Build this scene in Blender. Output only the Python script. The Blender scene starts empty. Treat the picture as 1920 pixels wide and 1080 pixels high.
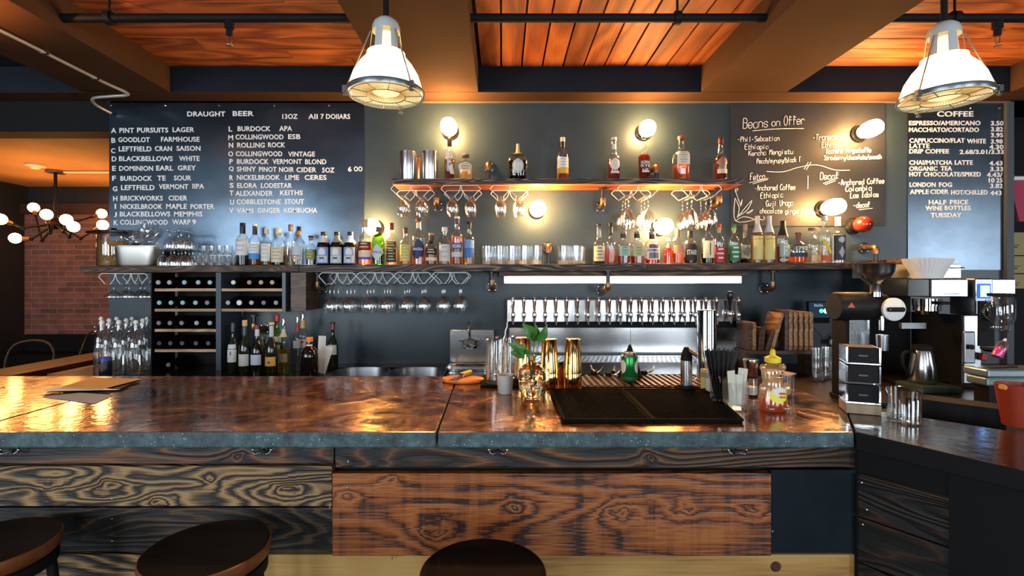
import bpy, bmesh, math, random
from mathutils import Vector, Matrix
from math import pi, sin, cos, radians
random.seed(7)
SC = bpy.context.scene
COL = SC.collection
# ------------------------------------------------------------------ camera, world, light
F, CX, CY, EYE = 930.0, 942.0, 527.0, 1.49       # focal length and vanishing point in 1920x1080 pixels, eye height
D = 3.37                                           # distance of the back wall
def PX(px, Y): return (px - CX) * Y / F
def PZ(py, Y): return EYE - (py - CY) * Y / F
cam_d = bpy.data.cameras.new('camera'); cam = bpy.data.objects.new('camera', cam_d); COL.objects.link(cam)
cam.location = (0, 0, EYE); cam.rotation_euler = (pi / 2, 0, 0)
cam_d.sensor_width = 36; cam_d.lens = F / 1920 * 36
cam_d.shift_x = (960 - CX) / 1920; cam_d.shift_y = -(540 - CY) / 1920
cam_d.clip_start = .02
SC.camera = cam
SC.view_settings.view_transform = 'Standard'; SC.view_settings.look = 'None'
SC.view_settings.gamma = 1; SC.view_settings.exposure = 0.22
SC.view_settings.use_curve_mapping = False
try:
    cy = SC.cycles
    cy.max_bounces = 9; cy.diffuse_bounces = 3; cy.glossy_bounces = 4; cy.transmission_bounces = 7
    cy.transparent_max_bounces = 28; cy.caustics_reflective = False; cy.caustics_refractive = False
    cy.sample_clamp_indirect = 6; cy.use_denoising = True; cy.use_light_tree = True
except Exception: pass
w = bpy.data.worlds.new('world'); SC.world = w; w.use_nodes = True
w.node_tree.nodes['Background'].inputs[0].default_value = (.55, .7, 1, 1)
w.node_tree.nodes['Background'].inputs[1].default_value = .006
def window_light(name, x, z, sx, sz, power, col=(.84, .93, 1), y=-3.2, rz=0):
    l = bpy.data.lights.new(name, 'AREA'); l.shape = 'RECTANGLE'; l.size = sx; l.size_y = sz; l.energy = power; l.color = col
    o = bpy.data.objects.new(name, l); COL.objects.link(o); o.location = (x, y, z); o.rotation_euler = (pi / 2, 0, rz)
    return o
# daylight through the street windows behind the camera
for i, (x, z, sx, sz, pw) in enumerate([(-7.4, 1.75, 1.3, 1.9, 35), (-4.6, 1.85, 2.0, 2.0, 150), (-2.3, 1.6, .9, 1.8, 52), (.6, 1.5, .7, 1.7, 48), (3.0, 1.6, 1.5, 1.8, 85), (8.7, 1.75, 3.2, 1.9, 170)]):
    window_light('window_daylight', x, z, sx, sz, pw)
# ------------------------------------------------------------------ mesh builder
class MB:
    def __init__(s): s.v = []; s.f = []; s.m = []; s.s = []
    def add(s, vs, fs, m=0, smooth=False):
        b = len(s.v); s.v += [tuple(v) for v in vs]
        for f in fs: s.f.append(tuple(i + b for i in f)); s.m.append(m); s.s.append(smooth)
        return s
    def box(s, x0, x1, y0, y1, z0, z1, m=0):
        return s.add([(x0,y0,z0),(x1,y0,z0),(x1,y1,z0),(x0,y1,z0),(x0,y0,z1),(x1,y0,z1),(x1,y1,z1),(x0,y1,z1)],
                     [(0,3,2,1),(4,5,6,7),(0,1,5,4),(1,2,6,5),(2,3,7,6),(3,0,4,7)], m)
    def cbox(s, c, sx, sy, sz, m=0, rot=None):
        b = MB().box(-sx/2, sx/2, -sy/2, sy/2, -sz/2, sz/2)
        R = rot or Matrix.Identity(3)
        return s.add([R @ Vector(v) + Vector(c) for v in b.v], b.f, m)
    def prism(s, pts, z0, z1, m=0):
        n = len(pts)
        a = sum(pts[i][0]*pts[(i+1)%n][1]-pts[(i+1)%n][0]*pts[i][1] for i in range(n))
        if a < 0: pts = pts[::-1]
        return s.add([(x,y,z0) for x,y in pts]+[(x,y,z1) for x,y in pts],
                     [tuple(range(n-1,-1,-1)), tuple(range(n,2*n))]+[(i,(i+1)%n,n+(i+1)%n,n+i) for i in range(n)], m)
    def extr(s, pts, y0, y1, m=0):   # polygon in x,z extruded along y
        n = len(pts)
        return s.add([(x,y0,z) for x,z in pts]+[(x,y1,z) for x,z in pts],
                     [tuple(range(n)), tuple(range(2*n-1,n-1,-1))]+[(i,n+i,n+(i+1)%n,(i+1)%n) for i in range(n)], m)
    def lathe(s, prof, seg=24, m=0, sq=2.0, ys=1.0, c=(0,0,0), R=None, smooth=True):
        n = len(prof); vs = []; fs = []
        for r, z in prof:
            for k in range(seg):
                a = 2*pi*k/seg; ca, sa = cos(a), sin(a)
                q = 1.0 if sq == 2 else (abs(ca)**sq+abs(sa)**sq)**(-1/sq)
                p = Vector((r*q*ca, r*q*sa*ys, z))
                if R: p = R @ p
                vs.append(p+Vector(c))
        for i in range(n-1):
            for k in range(seg):
                k2 = (k+1) % seg
                fs.append((i*seg+k, i*seg+k2, (i+1)*seg+k2, (i+1)*seg+k))
        return s.add(vs, fs, m, smooth)
    def cyl(s, c, r, h, seg=20, m=0, R=None, r2=None):
        r2 = r if r2 is None else r2
        return s.lathe([(0,0),(r,0),(r2,h),(0,h)], seg, m, c=c, R=R)
    def ball(s, c, r, seg=16, m=0, sx=1, sy=1, sz=1):
        k = seg//2
        b = MB().lathe([(r*sin(pi*i/k), -r*cos(pi*i/k)) for i in range(k+1)], seg)
        return s.add([(x*sx+c[0], y*sy+c[1], z*sz+c[2]) for x,y,z in b.v], b.f, m, True)
    def tube(s, pts, r, seg=8, m=0, closed=False, caps=True):
        pts = [Vector(p) for p in pts]; n = len(pts); vs = []; fs = []
        rr = r if isinstance(r, (list, tuple)) else [r]*n
        up = None
        for i, p in enumerate(pts):
            if closed: t = pts[(i+1)%n]-pts[i-1]
            else: t = pts[min(i+1,n-1)]-pts[max(i-1,0)]
            if t.length < 1e-9: t = Vector((0,0,1))
            t.normalize()
            if up is None:
                up = Vector((0,0,1)) if abs(t.z) < .9 else Vector((0,1,0))
            u = (up - t*up.dot(t))
            if u.length < 1e-6: u = t.orthogonal()
            u.normalize(); up = u; v = t.cross(u)
            for k in range(seg):
                a = 2*pi*k/seg + pi/seg; vs.append(p + (u*cos(a)+v*sin(a))*rr[i])
        for i in range(n if closed else n-1):
            j = (i+1) % n
            for k in range(seg):
                k2 = (k+1)%seg; fs.append((i*seg+k, i*seg+k2, j*seg+k2, j*seg+k))
        if caps and not closed:
            fs.append(tuple(range(seg-1,-1,-1))); fs.append(tuple((n-1)*seg+k for k in range(seg)))
        return s.add(vs, fs, m, seg > 5)
    def mb(s, o, loc=(0,0,0), R=None, m=None):
        L = Vector(loc); b = len(s.v)
        s.v += [tuple((R @ Vector(v) if R else Vector(v))+L) for v in o.v]
        for f, mm, ss in zip(o.f, o.m, o.s): s.f.append(tuple(i+b for i in f)); s.m.append(mm if m is None else m); s.s.append(ss)
        return s
    def build(s, name, mats, parent=None, loc=(0,0,0), rot=(0,0,0), bevel=0):
        me = bpy.data.meshes.new(name); me.from_pydata(s.v, [], s.f)
        if not isinstance(mats, (list, tuple)): mats = [mats]
        for m in mats: me.materials.append(m)
        me.polygons.foreach_set('material_index', s.m); me.polygons.foreach_set('use_smooth', s.s)
        bm = bmesh.new(); bm.from_mesh(me); bmesh.ops.remove_doubles(bm, verts=bm.verts, dist=1e-6)
        bm.to_mesh(me); bm.free()
        if any(s.s): me.set_sharp_from_angle(angle=radians(48))
        o = bpy.data.objects.new(name, me); COL.objects.link(o); o.location = loc; o.rotation_euler = rot
        if parent: o.parent = parent
        if bevel:
            b = o.modifiers.new('edge', 'BEVEL'); b.width = bevel; b.segments = 2; b.limit_method = 'ANGLE'
        return o
def tag(o, label, cat, group=None, kind=None):
    if label: o['label'] = label
    if cat: o['category'] = cat
    if group: o['group'] = group
    if kind: o['kind'] = kind
    return o
def thing(name, label, cat, loc=(0,0,0), rz=0, group=None):
    o = bpy.data.objects.new(name, None); COL.objects.link(o); o.location = loc; o.rotation_euler = (0,0,rz)
    o.empty_display_size = .05
    return tag(o, label, cat, group)
def struct(name, mb, mat, label, cat, bevel=0):
    return tag(mb.build(name, mat, bevel=bevel), label, cat, kind='structure')
KIDS = {}
def kids(o):
    return [c for c in bpy.data.objects if c.parent == o]
def dup(root, loc, label=None, rz=None, group=None, ch=None):
    ch = ch if ch is not None else kids(root)
    r = root.copy(); COL.objects.link(r); r.location = loc
    if rz is not None: r.rotation_euler = (0,0,rz)
    if label: r['label'] = label
    if group: r['group'] = group
    for c in ch:
        d = c.copy(); COL.objects.link(d); d.parent = r
        for g in kids(c):
            e = g.copy(); COL.objects.link(e); e.parent = d
    return r
def smoothpath(pts, n=5, closed=False):
    P = [Vector(p) for p in pts]; N = len(P); out = []
    for i in range(N if closed else N-1):
        if closed: a,b,c,d = P[i-1],P[i],P[(i+1)%N],P[(i+2)%N]
        else: a,b,c,d = P[max(i-1,0)],P[i],P[i+1],P[min(i+2,N-1)]
        for k in range(n):
            t = k/n; out.append(.5*((2*b)+(c-a)*t+(2*a-5*b+4*c-d)*t*t+(3*b-a-3*c+d)*t**3))
    if not closed: out.append(P[-1])
    return out
# ------------------------------------------------------------------ materials
def new_mat(name):
    m = bpy.data.materials.new(name); m.use_nodes = True
    nt = m.node_tree; return m, nt, nt.nodes['Principled BSDF']
def N(nt, t, **k):
    n = nt.nodes.new(t)
    for a, b in k.items():
        if a.startswith('i_'):
            key = a[2:]; key = int(key) if key.isdigit() else key.replace('_', ' ')
            n.inputs[key].default_value = b
        else: setattr(n, a, b)
    return n
def ramp(nt, stops, interp='LINEAR'):
    r = nt.nodes.new('ShaderNodeValToRGB'); r.color_ramp.interpolation = interp; e = r.color_ramp.elements
    while len(e) < len(stops): e.new(.5)
    for x, (p, c) in zip(e, stops): x.position = p; x.color = (*c, 1) if len(c) == 3 else c
    return r
def P(name, col, rough=.5, metal=0, emis=None, es=0, spec=.5, coat=0, noise=0, nscale=30, bump=0, trans=0, ior=1.45, alpha=1):
    m, nt, b = new_mat(name)
    b.inputs['Base Color'].default_value = (*col, 1); b.inputs['Roughness'].default_value = rough; b.inputs['Metallic'].default_value = metal
    b.inputs['Specular IOR Level'].default_value = spec; b.inputs['Coat Weight'].default_value = coat
    b.inputs['Transmission Weight'].default_value = trans; b.inputs['IOR'].default_value = ior; b.inputs['Alpha'].default_value = alpha
    if emis: b.inputs['Emission Color'].default_value = (*emis, 1); b.inputs['Emission Strength'].default_value = es
    if noise or bump:
        tc = N(nt, 'ShaderNodeTexCoord'); nz = N(nt, 'ShaderNodeTexNoise', i_Scale=nscale, i_Detail=5)
        nt.links.new(tc.outputs['Object'], nz.inputs['Vector'])
        if noise:
            r = ramp(nt, [(.3, tuple(c*(1-noise) for c in col)), (.7, tuple(min(1, c*(1+noise)) for c in col))])
            nt.links.new(nz.outputs['Fac'], r.inputs[0]); nt.links.new(r.outputs[0], b.inputs['Base Color'])
        if bump:
            bp = N(nt, 'ShaderNodeBump', i_Strength=bump, i_Distance=.01); nt.links.new(nz.outputs['Fac'], bp.inputs['Height']); nt.links.new(bp.outputs[0], b.inputs['Normal'])
    return m
def wood(name, stops, along='X', k=(.8, 5.5), rings=11, rough=.5, fibre=.35, bump=.25, coat=0, seed=0, patch=0, warp=1.0, streak=0, knots=(), pscale=2.2):
    """flat-sawn grain: contour lines of a stretched noise make cathedrals and knots"""
    m, nt, b = new_mat(name); L = nt.links.new
    tc = N(nt, 'ShaderNodeTexCoord'); ge = N(nt, 'ShaderNodeNewGeometry')
    mp = N(nt, 'ShaderNodeMapping'); mp.inputs['Scale'].default_value = (k[0], k[1], k[1]) if along == 'X' else (k[1], k[0], k[1]); mp.inputs['Location'].default_value = (seed*3.1, seed*1.7, seed*.9)
    L(tc.outputs['Object'], mp.inputs['Vector'])
    ri = N(nt, 'ShaderNodeMath', operation='MULTIPLY', i_1=37.0); L(ge.outputs['Random Per Island'], ri.inputs[0])
    nz = N(nt, 'ShaderNodeTexNoise', noise_dimensions='4D', i_Scale=1.0, i_Detail=2.0, i_Roughness=.38, i_Distortion=.45*warp); L(mp.outputs[0], nz.inputs['Vector']); L(ri.outputs[0], nz.inputs['W'])
    src = nz.outputs['Fac']
    for kx, kz, amp, rad in knots:              # each knot lifts the field, so the grain lines run round it
        vs_ = N(nt, 'ShaderNodeVectorMath', operation='SUBTRACT'); vs_.inputs[1].default_value = (kx, 0, kz); L(tc.outputs['Object'], vs_.inputs[0])
        vm = N(nt, 'ShaderNodeVectorMath', operation='MULTIPLY'); vm.inputs[1].default_value = (.55/rad, 0, 1/rad); L(vs_.outputs[0], vm.inputs[0])
        wn = N(nt, 'ShaderNodeTexNoise', i_Scale=16.0, i_Detail=2); L(tc.outputs['Object'], wn.inputs['Vector'])
        wv = N(nt, 'ShaderNodeVectorMath', operation='MULTIPLY_ADD'); wv.inputs[1].default_value = (1.6,0,1.6); L(wn.outputs['Color'], wv.inputs[0]); L(vm.outputs[0], wv.inputs[2])
        wo = N(nt, 'ShaderNodeVectorMath', operation='SUBTRACT'); wo.inputs[1].default_value = (.8,0,.8); L(wv.outputs[0], wo.inputs[0])
        vl = N(nt, 'ShaderNodeVectorMath', operation='LENGTH'); L(wo.outputs[0], vl.inputs[0])
        pw = N(nt, 'ShaderNodeMath', operation='POWER', i_0=.30); L(vl.outputs['Value'], pw.inputs[1])
        ma = N(nt, 'ShaderNodeMath', operation='MULTIPLY_ADD', i_1=amp); L(pw.outputs[0], ma.inputs[0]); L(src, ma.inputs[2]); src = ma.outputs[0]
    mu = N(nt, 'ShaderNodeMath', operation='MULTIPLY', i_1=float(rings)); L(src, mu.inputs[0])
    m2 = N(nt, 'ShaderNodeMapping'); m2.inputs['Scale'].default_value = (4, 130, 130) if along == 'X' else (130, 4, 130)
    L(tc.outputs['Object'], m2.inputs['Vector'])
    fn = N(nt, 'ShaderNodeTexNoise', i_Scale=1.0, i_Detail=3, i_Roughness=.6); L(m2.outputs[0], fn.inputs['Vector'])
    fa = N(nt, 'ShaderNodeMath', operation='MULTIPLY_ADD', i_1=fibre, i_2=0.0); L(fn.outputs['Fac'], fa.inputs[0]); 
    ad = N(nt, 'ShaderNodeMath', operation='ADD'); L(mu.outputs[0], ad.inputs[0]); L(fa.outputs[0], ad.inputs[1])
    pp = N(nt, 'ShaderNodeMath', operation='PINGPONG', i_1=.5); L(ad.outputs[0], pp.inputs[0])
    p2 = N(nt, 'ShaderNodeMath', operation='MULTIPLY', i_1=2.0); L(pp.outputs[0], p2.inputs[0])
    if patch:
        pn = N(nt, 'ShaderNodeTexNoise', noise_dimensions='4D', i_Scale=pscale, i_Detail=3); L(tc.outputs['Object'], pn.inputs['Vector']); L(ri.outputs[0], pn.inputs['W'])
        ps = N(nt, 'ShaderNodeMath', operation='SUBTRACT', i_1=.5); L(pn.outputs['Fac'], ps.inputs[0])
        pm = N(nt, 'ShaderNodeMath', operation='MULTIPLY_ADD', i_1=patch); L(ps.outputs[0], pm.inputs[0]); L(p2.outputs[0], pm.inputs[2]); last = pm
    else: last = p2
    if streak:
        m4 = N(nt, 'ShaderNodeMapping'); m4.inputs['Scale'].default_value = (26, 26, 1.6); L(tc.outputs['Object'], m4.inputs['Vector'])
        sn_ = N(nt, 'ShaderNodeTexNoise', i_Scale=1.0, i_Detail=3, i_Roughness=.65); L(m4.outputs[0], sn_.inputs['Vector'])
        s1 = N(nt, 'ShaderNodeMapRange', i_1=.30, i_2=.52, i_3=-streak, i_4=0.0); L(sn_.outputs['Fac'], s1.inputs[0])
        s2 = N(nt, 'ShaderNodeMath', operation='ADD'); L(last.outputs[0], s2.inputs[0]); L(s1.outputs[0], s2.inputs[1]); last = s2
    r = ramp(nt, stops); L(last.outputs[0], r.inputs[0])
    hs = N(nt, 'ShaderNodeHueSaturation'); L(r.outputs[0], hs.inputs['Color'])
    rv = N(nt, 'ShaderNodeMapRange', i_3=.72, i_4=1.25); L(ge.outputs['Random Per Island'], rv.inputs[0]); L(rv.outputs[0], hs.inputs['Value'])
    L(hs.outputs[0], b.inputs['Base Color']); b.inputs['Roughness'].default_value = rough; b.inputs['Coat Weight'].default_value = coat
    bp = N(nt, 'ShaderNodeBump', i_Strength=bump, i_Distance=.004); L(last.outputs[0], bp.inputs['Height']); L(bp.outputs[0], b.inputs['Normal'])
    return m
def thin_glass(name, tint=(1,1,1), edge=.55, rough=.02, glossc=(1,1,1), base=.06, dirt=0):
    m, nt, b = new_mat(name); nt.nodes.remove(b); L = nt.links.new
    out = nt.nodes['Material Output']
    lw = N(nt, 'ShaderNodeLayerWeight', i_Blend=.35)
    mr = N(nt, 'ShaderNodeMapRange', i_1=0.0, i_2=1.0, i_3=base, i_4=edge)
    pw = N(nt, 'ShaderNodeMath', operation='POWER', i_1=1.25); L(lw.outputs['Facing'], pw.inputs[0]); L(pw.outputs[0], mr.inputs[0])
    t = N(nt, 'ShaderNodeBsdfTransparent'); t.inputs[0].default_value = (*tint, 1)
    g = N(nt, 'ShaderNodeBsdfGlossy'); g.inputs['Color'].default_value = (*glossc, 1); g.inputs['Roughness'].default_value = rough
    mx = N(nt, 'ShaderNodeMixShader'); L(mr.outputs[0], mx.inputs[0]); L(t.outputs[0], mx.inputs[1]); L(g.outputs[0], mx.inputs[2])
    last = mx
    if dirt:
        d = N(nt, 'ShaderNodeBsdfTranslucent'); d.inputs[0].default_value = (.8,.85,.9,1)
        m3 = N(nt, 'ShaderNodeMixShader', i_0=dirt); L(last.outputs[0], m3.inputs[1]); L(d.outputs[0], m3.inputs[2]); last = m3
    L(last.outputs[0], out.inputs[0])
    return m
def liquid(name, col, dens=.55):
    """drink seen through glass: part of the light passes coloured, part scatters"""
    m, nt, b = new_mat(name); nt.nodes.remove(b); L = nt.links.new; out = nt.nodes['Material Output']
    t = N(nt, 'ShaderNodeBsdfTransparent'); t.inputs[0].default_value = (*[c**.6 for c in col], 1)
    tr = N(nt, 'ShaderNodeBsdfTranslucent'); tr.inputs[0].default_value = (*col, 1)
    g = N(nt, 'ShaderNodeBsdfGlossy'); g.inputs['Roughness'].default_value = .05
    m1 = N(nt, 'ShaderNodeMixShader', i_0=dens); L(t.outputs[0], m1.inputs[1]); L(tr.outputs[0], m1.inputs[2])
    m2 = N(nt, 'ShaderNodeMixShader', i_0=.06); L(m1.outputs[0], m2.inputs[1]); L(g.outputs[0], m2.inputs[2]); L(m2.outputs[0], out.inputs[0])
    return m
def emit(name, col, s):
    m, nt, b = new_mat(name); nt.nodes.remove(b)
    e = N(nt, 'ShaderNodeEmission'); e.inputs[0].default_value = (*col, 1); e.inputs[1].default_value = s
    nt.links.new(e.outputs[0], nt.nodes['Material Output'].inputs[0]); return m
M = {}
M['paint'] = P('slate_paint', (.027,.045,.060), .36, noise=.12, nscale=6, bump=.03)
M['paintdark'] = P('dark_paint', (.016,.019,.024), .5, noise=.1, nscale=5)
M['beam'] = P('taupe_paint', (.064,.034,.019), .85, spec=.12, noise=.08, nscale=4)
M['header'] = P('navy_paint', (.015,.019,.026), .85, spec=.12, noise=.1, nscale=4)
M['black'] = P('black_paint', (.007,.007,.008), .6, spec=.2)
M['blackmatte'] = P('black_rubber', (.005,.005,.005), .8, spec=.06, bump=.1, nscale=200)
M['blackgloss'] = P('black_gloss', (.012,.012,.013), .18)
M['steel'] = P('brushed_steel', (.62,.64,.66), .22, 1, noise=.06, nscale=60)
M['chrome'] = P('chrome', (.78,.8,.82), .08, 1)
M['steeldark'] = P('dark_steel', (.25,.26,.28), .32, 1)
M['iron'] = P('black_pipe_iron', (.05,.05,.055), .35, .6)
M['bronze'] = P('aged_bronze', (.30,.17,.09), .35, .85, noise=.3, nscale=40)
M['gold'] = P('polished_gold', (.95,.60,.24), .12, 1)
M['copper'] = P('copper', (.85,.42,.2), .22, 1)
M['white'] = P('white_enamel', (.82,.82,.8), .35)
M['paper'] = P('white_paper', (.78,.78,.76), .7)
M['letters'] = P('white_letters', (.95,.96,.97), .4, emis=None)
M['chalk'] = P('chalk', (.80,.80,.78), .9, noise=.25, nscale=220)
M['glass'] = thin_glass('clear_glass', (.97,.985,.985), .62, .03, base=.05)
M['gobletglass'] = thin_glass('goblet_glass', (.975,.985,.985), 1.0, .04, base=.13)
M['cutglass'] = thin_glass('heavy_glass', (.96,.975,.98), .85, .04, base=.09)
M['greenglass'] = thin_glass('green_glass', (.45,.75,.2), .35, .04)
M['darkglass'] = P('dark_bottle_glass', (.008,.007,.006), .09, spec=.7)
M['oliveglass'] = P('olive_bottle_glass', (.012,.016,.008), .09, spec=.7)
M['bulb'] = emit('lit_bulb', (1.0,.52,.17), 190)
M['bulbfar'] = emit('lit_filament_bulb', (1.0,.48,.13), 42)
M['led'] = emit('led_strip', (1.0,.80,.46), 3.6)
M['shade'] = emit('lit_glass_shade', (1.0,.80,.48), 2.4)
M['lamplens'] = emit('lit_lens', (1.0,.76,.36), 1.15)
M['lampcore2'] = emit('lit_lens_ribs', (1.0,.55,.16), .55)
M['lampcore'] = emit('lamp_core', (1.0,.62,.2), 4)
def slate_board(name, col, rough, seed):
    m, nt, b = new_mat(name); L = nt.links.new
    tc = N(nt, 'ShaderNodeTexCoord'); mp = N(nt, 'ShaderNodeMapping'); mp.inputs['Location'].default_value = (seed, seed, seed); mp.inputs['Scale'].default_value = (1, 1, 1.6)
    L(tc.outputs['Object'], mp.inputs[0])
    nz = N(nt, 'ShaderNodeTexNoise', i_Scale=2.3, i_Detail=6, i_Roughness=.62); L(mp.outputs[0], nz.inputs['Vector'])
    r = ramp(nt, [(.3, tuple(c*.7 for c in col)), (.72, tuple(c*1.35 for c in col))]); L(nz.outputs['Fac'], r.inputs[0]); L(r.outputs[0], b.inputs['Base Color'])
    rr = N(nt, 'ShaderNodeMapRange', i_3=rough*.92, i_4=rough*1.12); L(nz.outputs['Fac'], rr.inputs[0]); L(rr.outputs[0], b.inputs['Roughness'])
    b.inputs['Metallic'].default_value = .92
    return m
M['board'] = slate_board('blackened_steel_sheet', (.062,.088,.120), .21, 1)
M['board2'] = slate_board('blackened_steel_sheet_worn', (.085,.11,.14), .24, 5)
M['chalkboard'] = P('chalkboard_black', (.018,.020,.024), .5, noise=.25, nscale=5)
OR = [(.0,(.045,.014,.006)),(.3,(.17,.060,.022)),(.6,(.36,.145,.055)),(1,(.52,.24,.10))]
M['ceilwood'] = wood('ceiling_pine', [(.0,(.15,.036,.008)),(.35,(.25,.066,.014)),(.75,(.36,.105,.024)),(1,(.42,.14,.036))], 'X', (.9,5), 9, .6, .6, .2, patch=.6)
M['ceilwoodY'] = wood('ceiling_pine_lengthwise', [(.0,(.16,.038,.008)),(.3,(.25,.063,.014)),(.75,(.35,.100,.022)),(1,(.40,.13,.032))], 'Y', (.8,5), 5, .6, .6, .2, seed=2, patch=.6)
def kn(px, py, amp=.15, rad=.03): return (PX(px, 1.56), PZ(py, 1.56), amp, rad)
M['charred'] = wood('charred_plank', [(.0,(.006,.004,.003)),(.28,(.016,.010,.007)),(.50,(.095,.052,.022)),(.78,(.25,.14,.054)),(1,(.36,.225,.09))], 'X', (1.3,6.5), 19, .55, .7, .6, patch=1.2, seed=31, knots=[kn(300,938,.16),kn(395,900,.14,.022),kn(540,918,-.18,.035),kn(100,915,.12,.04),kn(205,905,-.16,.03)])
M['charreddark'] = wood('burnt_plank', [(.0,(.003,.003,.003)),(.70,(.006,.005,.005)),(.95,(.028,.017,.010)),(1.0,(.08,.045,.02))], 'X', (1.1,6.0), 18, .6, .6, .5, seed=3, patch=1.5)
M['apron'] = wood('apron_plank', [(.0,(.004,.003,.003)),(.40,(.012,.007,.004)),(.78,(.060,.023,.008)),(1,(.17,.068,.02))], 'X', (.7,7), 22, .55, .5, .5, seed=5, patch=1.2, knots=[kn(1220,857,.15,.02),kn(445,855,.14,.02)])
M['orangeplank'] = wood('red_brown_plank', [(.0,(.035,.010,.004)),(.12,(.12,.030,.007)),(.30,(.22,.056,.010)),(.65,(.31,.085,.015)),(1,(.40,.125,.026))], 'X', (.9,3.8), 15, .40, 1.2, .35, seed=27, patch=.9, pscale=1.1, streak=.40, knots=[kn(818,992,.24,.04),kn(967,947,.20,.03),kn(655,928,.16,.022),kn(733,897,.14,.02),kn(1160,955,-.18,.05),kn(1290,955,.15,.035),kn(1400,955,.14,.035)])
M['tan'] = wood('pale_board', [(.0,(.20,.095,.022)),(.35,(.38,.205,.055)),(1,(.52,.31,.095))], 'X', (.8,3), 5, .55, .7, .12, seed=4, patch=1.2)
M['navyplank'] = P('navy_plank', (.004,.009,.014), .6, spec=.2, noise=.25, nscale=12, bump=.08)
M['returnplank'] = wood('dark_return_plank', [(.0,(.002,.002,.002)),(.6,(.004,.0035,.003)),(.88,(.022,.009,.005)),(1,(.05,.02,.009))], 'X', (1.1,7), 20, .5, .3, .4, seed=6, patch=.3)
M['shelfwood'] = wood('shelf_plank', [(.0,(.008,.007,.007)),(.4,(.030,.023,.019)),(.75,(.14,.105,.08)),(1,(.28,.22,.17))], 'X', (1.4,9), 26, .55, .4, .5, seed=9, patch=.3)
M['shelfbrown'] = wood('shelf_plank_brown', [(.0,(.02,.010,.006)),(.45,(.06,.030,.016)),(1,(.17,.085,.042))], 'X', (1.2,9), 22, .55, .4, .4, seed=10, patch=.3)
M['shelfunderlit'] = wood('shelf_underside_lit', [(.0,(.20,.05,.012)),(.5,(.42,.12,.03)),(1,(.55,.18,.05))], 'X', (.8,7), 9, .5, .4, .2, seed=12)  # orange light from below is put into the underside's wood colour
M['rackwood'] = wood('rack_slat', [(.0,(.26,.14,.06)),(1,(.55,.36,.19))], 'X', (2,14), 5, .55, .4, .2, seed=13)
M['boardwood'] = wood('serving_board_wood', [(.0,(.18,.085,.03)),(.5,(.36,.19,.08)),(1,(.50,.30,.13))], 'Y', (3,16), 6, .5, .4, .2, seed=14)
M['walnut'] = wood('walnut', [(.0,(.03,.014,.007)),(1,(.12,.055,.025))], 'X', (3,14), 6, .45, .4, .2, seed=15)
M['seatwood'] = wood('stool_seat_wood', [(.0,(.007,.005,.004)),(1,(.020,.010,.007))], 'X', (2,10), 5, .5, .4, .1, seed=16)
M['seatwood'].node_tree.nodes['Principled BSDF'].inputs['Specular IOR Level'].default_value = .15
M['darkcounter'] = P('dark_counter', (.022,.012,.008), .4, spec=.3, noise=.3, nscale=12)
M['seatrim'] = P('stool_rim', (.20,.065,.020), .4, .2, noise=.25, nscale=30)
M['cutboard'] = wood('orange_cutting_board', [(.0,(.48,.10,.015)),(1,(.74,.22,.045))], 'X', (4,18), 5, .45, .4, .15, seed=17)
M['tablewood'] = wood('table_oak', [(.0,(.24,.065,.02)),(1,(.42,.13,.04))], 'Y', (1.4,9), 6, .4, .4, .15, seed=18)
def brick_mat():
    m, nt, b = new_mat('red_brick'); L = nt.links.new
    tc = N(nt, 'ShaderNodeTexCoord'); sx = N(nt, 'ShaderNodeSeparateXYZ'); L(tc.outputs['Object'], sx.inputs[0])
    cx = N(nt, 'ShaderNodeCombineXYZ'); L(sx.outputs[0], cx.inputs[0]); L(sx.outputs[2], cx.inputs[1])
    bt = N(nt, 'ShaderNodeTexBrick', i_Scale=1.0, i_Mortar_Size=.008, i_Mortar_Smooth=.3, i_Bias=-.35, i_Brick_Width=.25, i_Row_Height=.078)
    bt.inputs['Color1'].default_value = (.22,.088,.074,1); bt.inputs['Color2'].default_value = (.085,.048,.045,1); bt.inputs['Mortar'].default_value = (.21,.165,.15,1)
    L(cx.outputs[0], bt.inputs['Vector'])
    nz = N(nt, 'ShaderNodeTexNoise', i_Scale=7.0, i_Detail=6); L(tc.outputs['Object'], nz.inputs['Vector'])
    mx = N(nt, 'ShaderNodeMix', data_type='RGBA', blend_type='OVERLAY', i_0=.5); L(bt.outputs['Color'], mx.inputs[6]); L(nz.outputs['Fac'], mx.inputs[7])
    L(mx.outputs[2], b.inputs['Base Color']); b.inputs['Roughness'].default_value = .85
    bp = N(nt, 'ShaderNodeBump', i_Strength=.5, i_Distance=.01, invert=True); L(bt.outputs['Fac'], bp.inputs['Height']); L(bp.outputs[0], b.inputs['Normal'])
    return m
M['brick'] = brick_mat()
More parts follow.
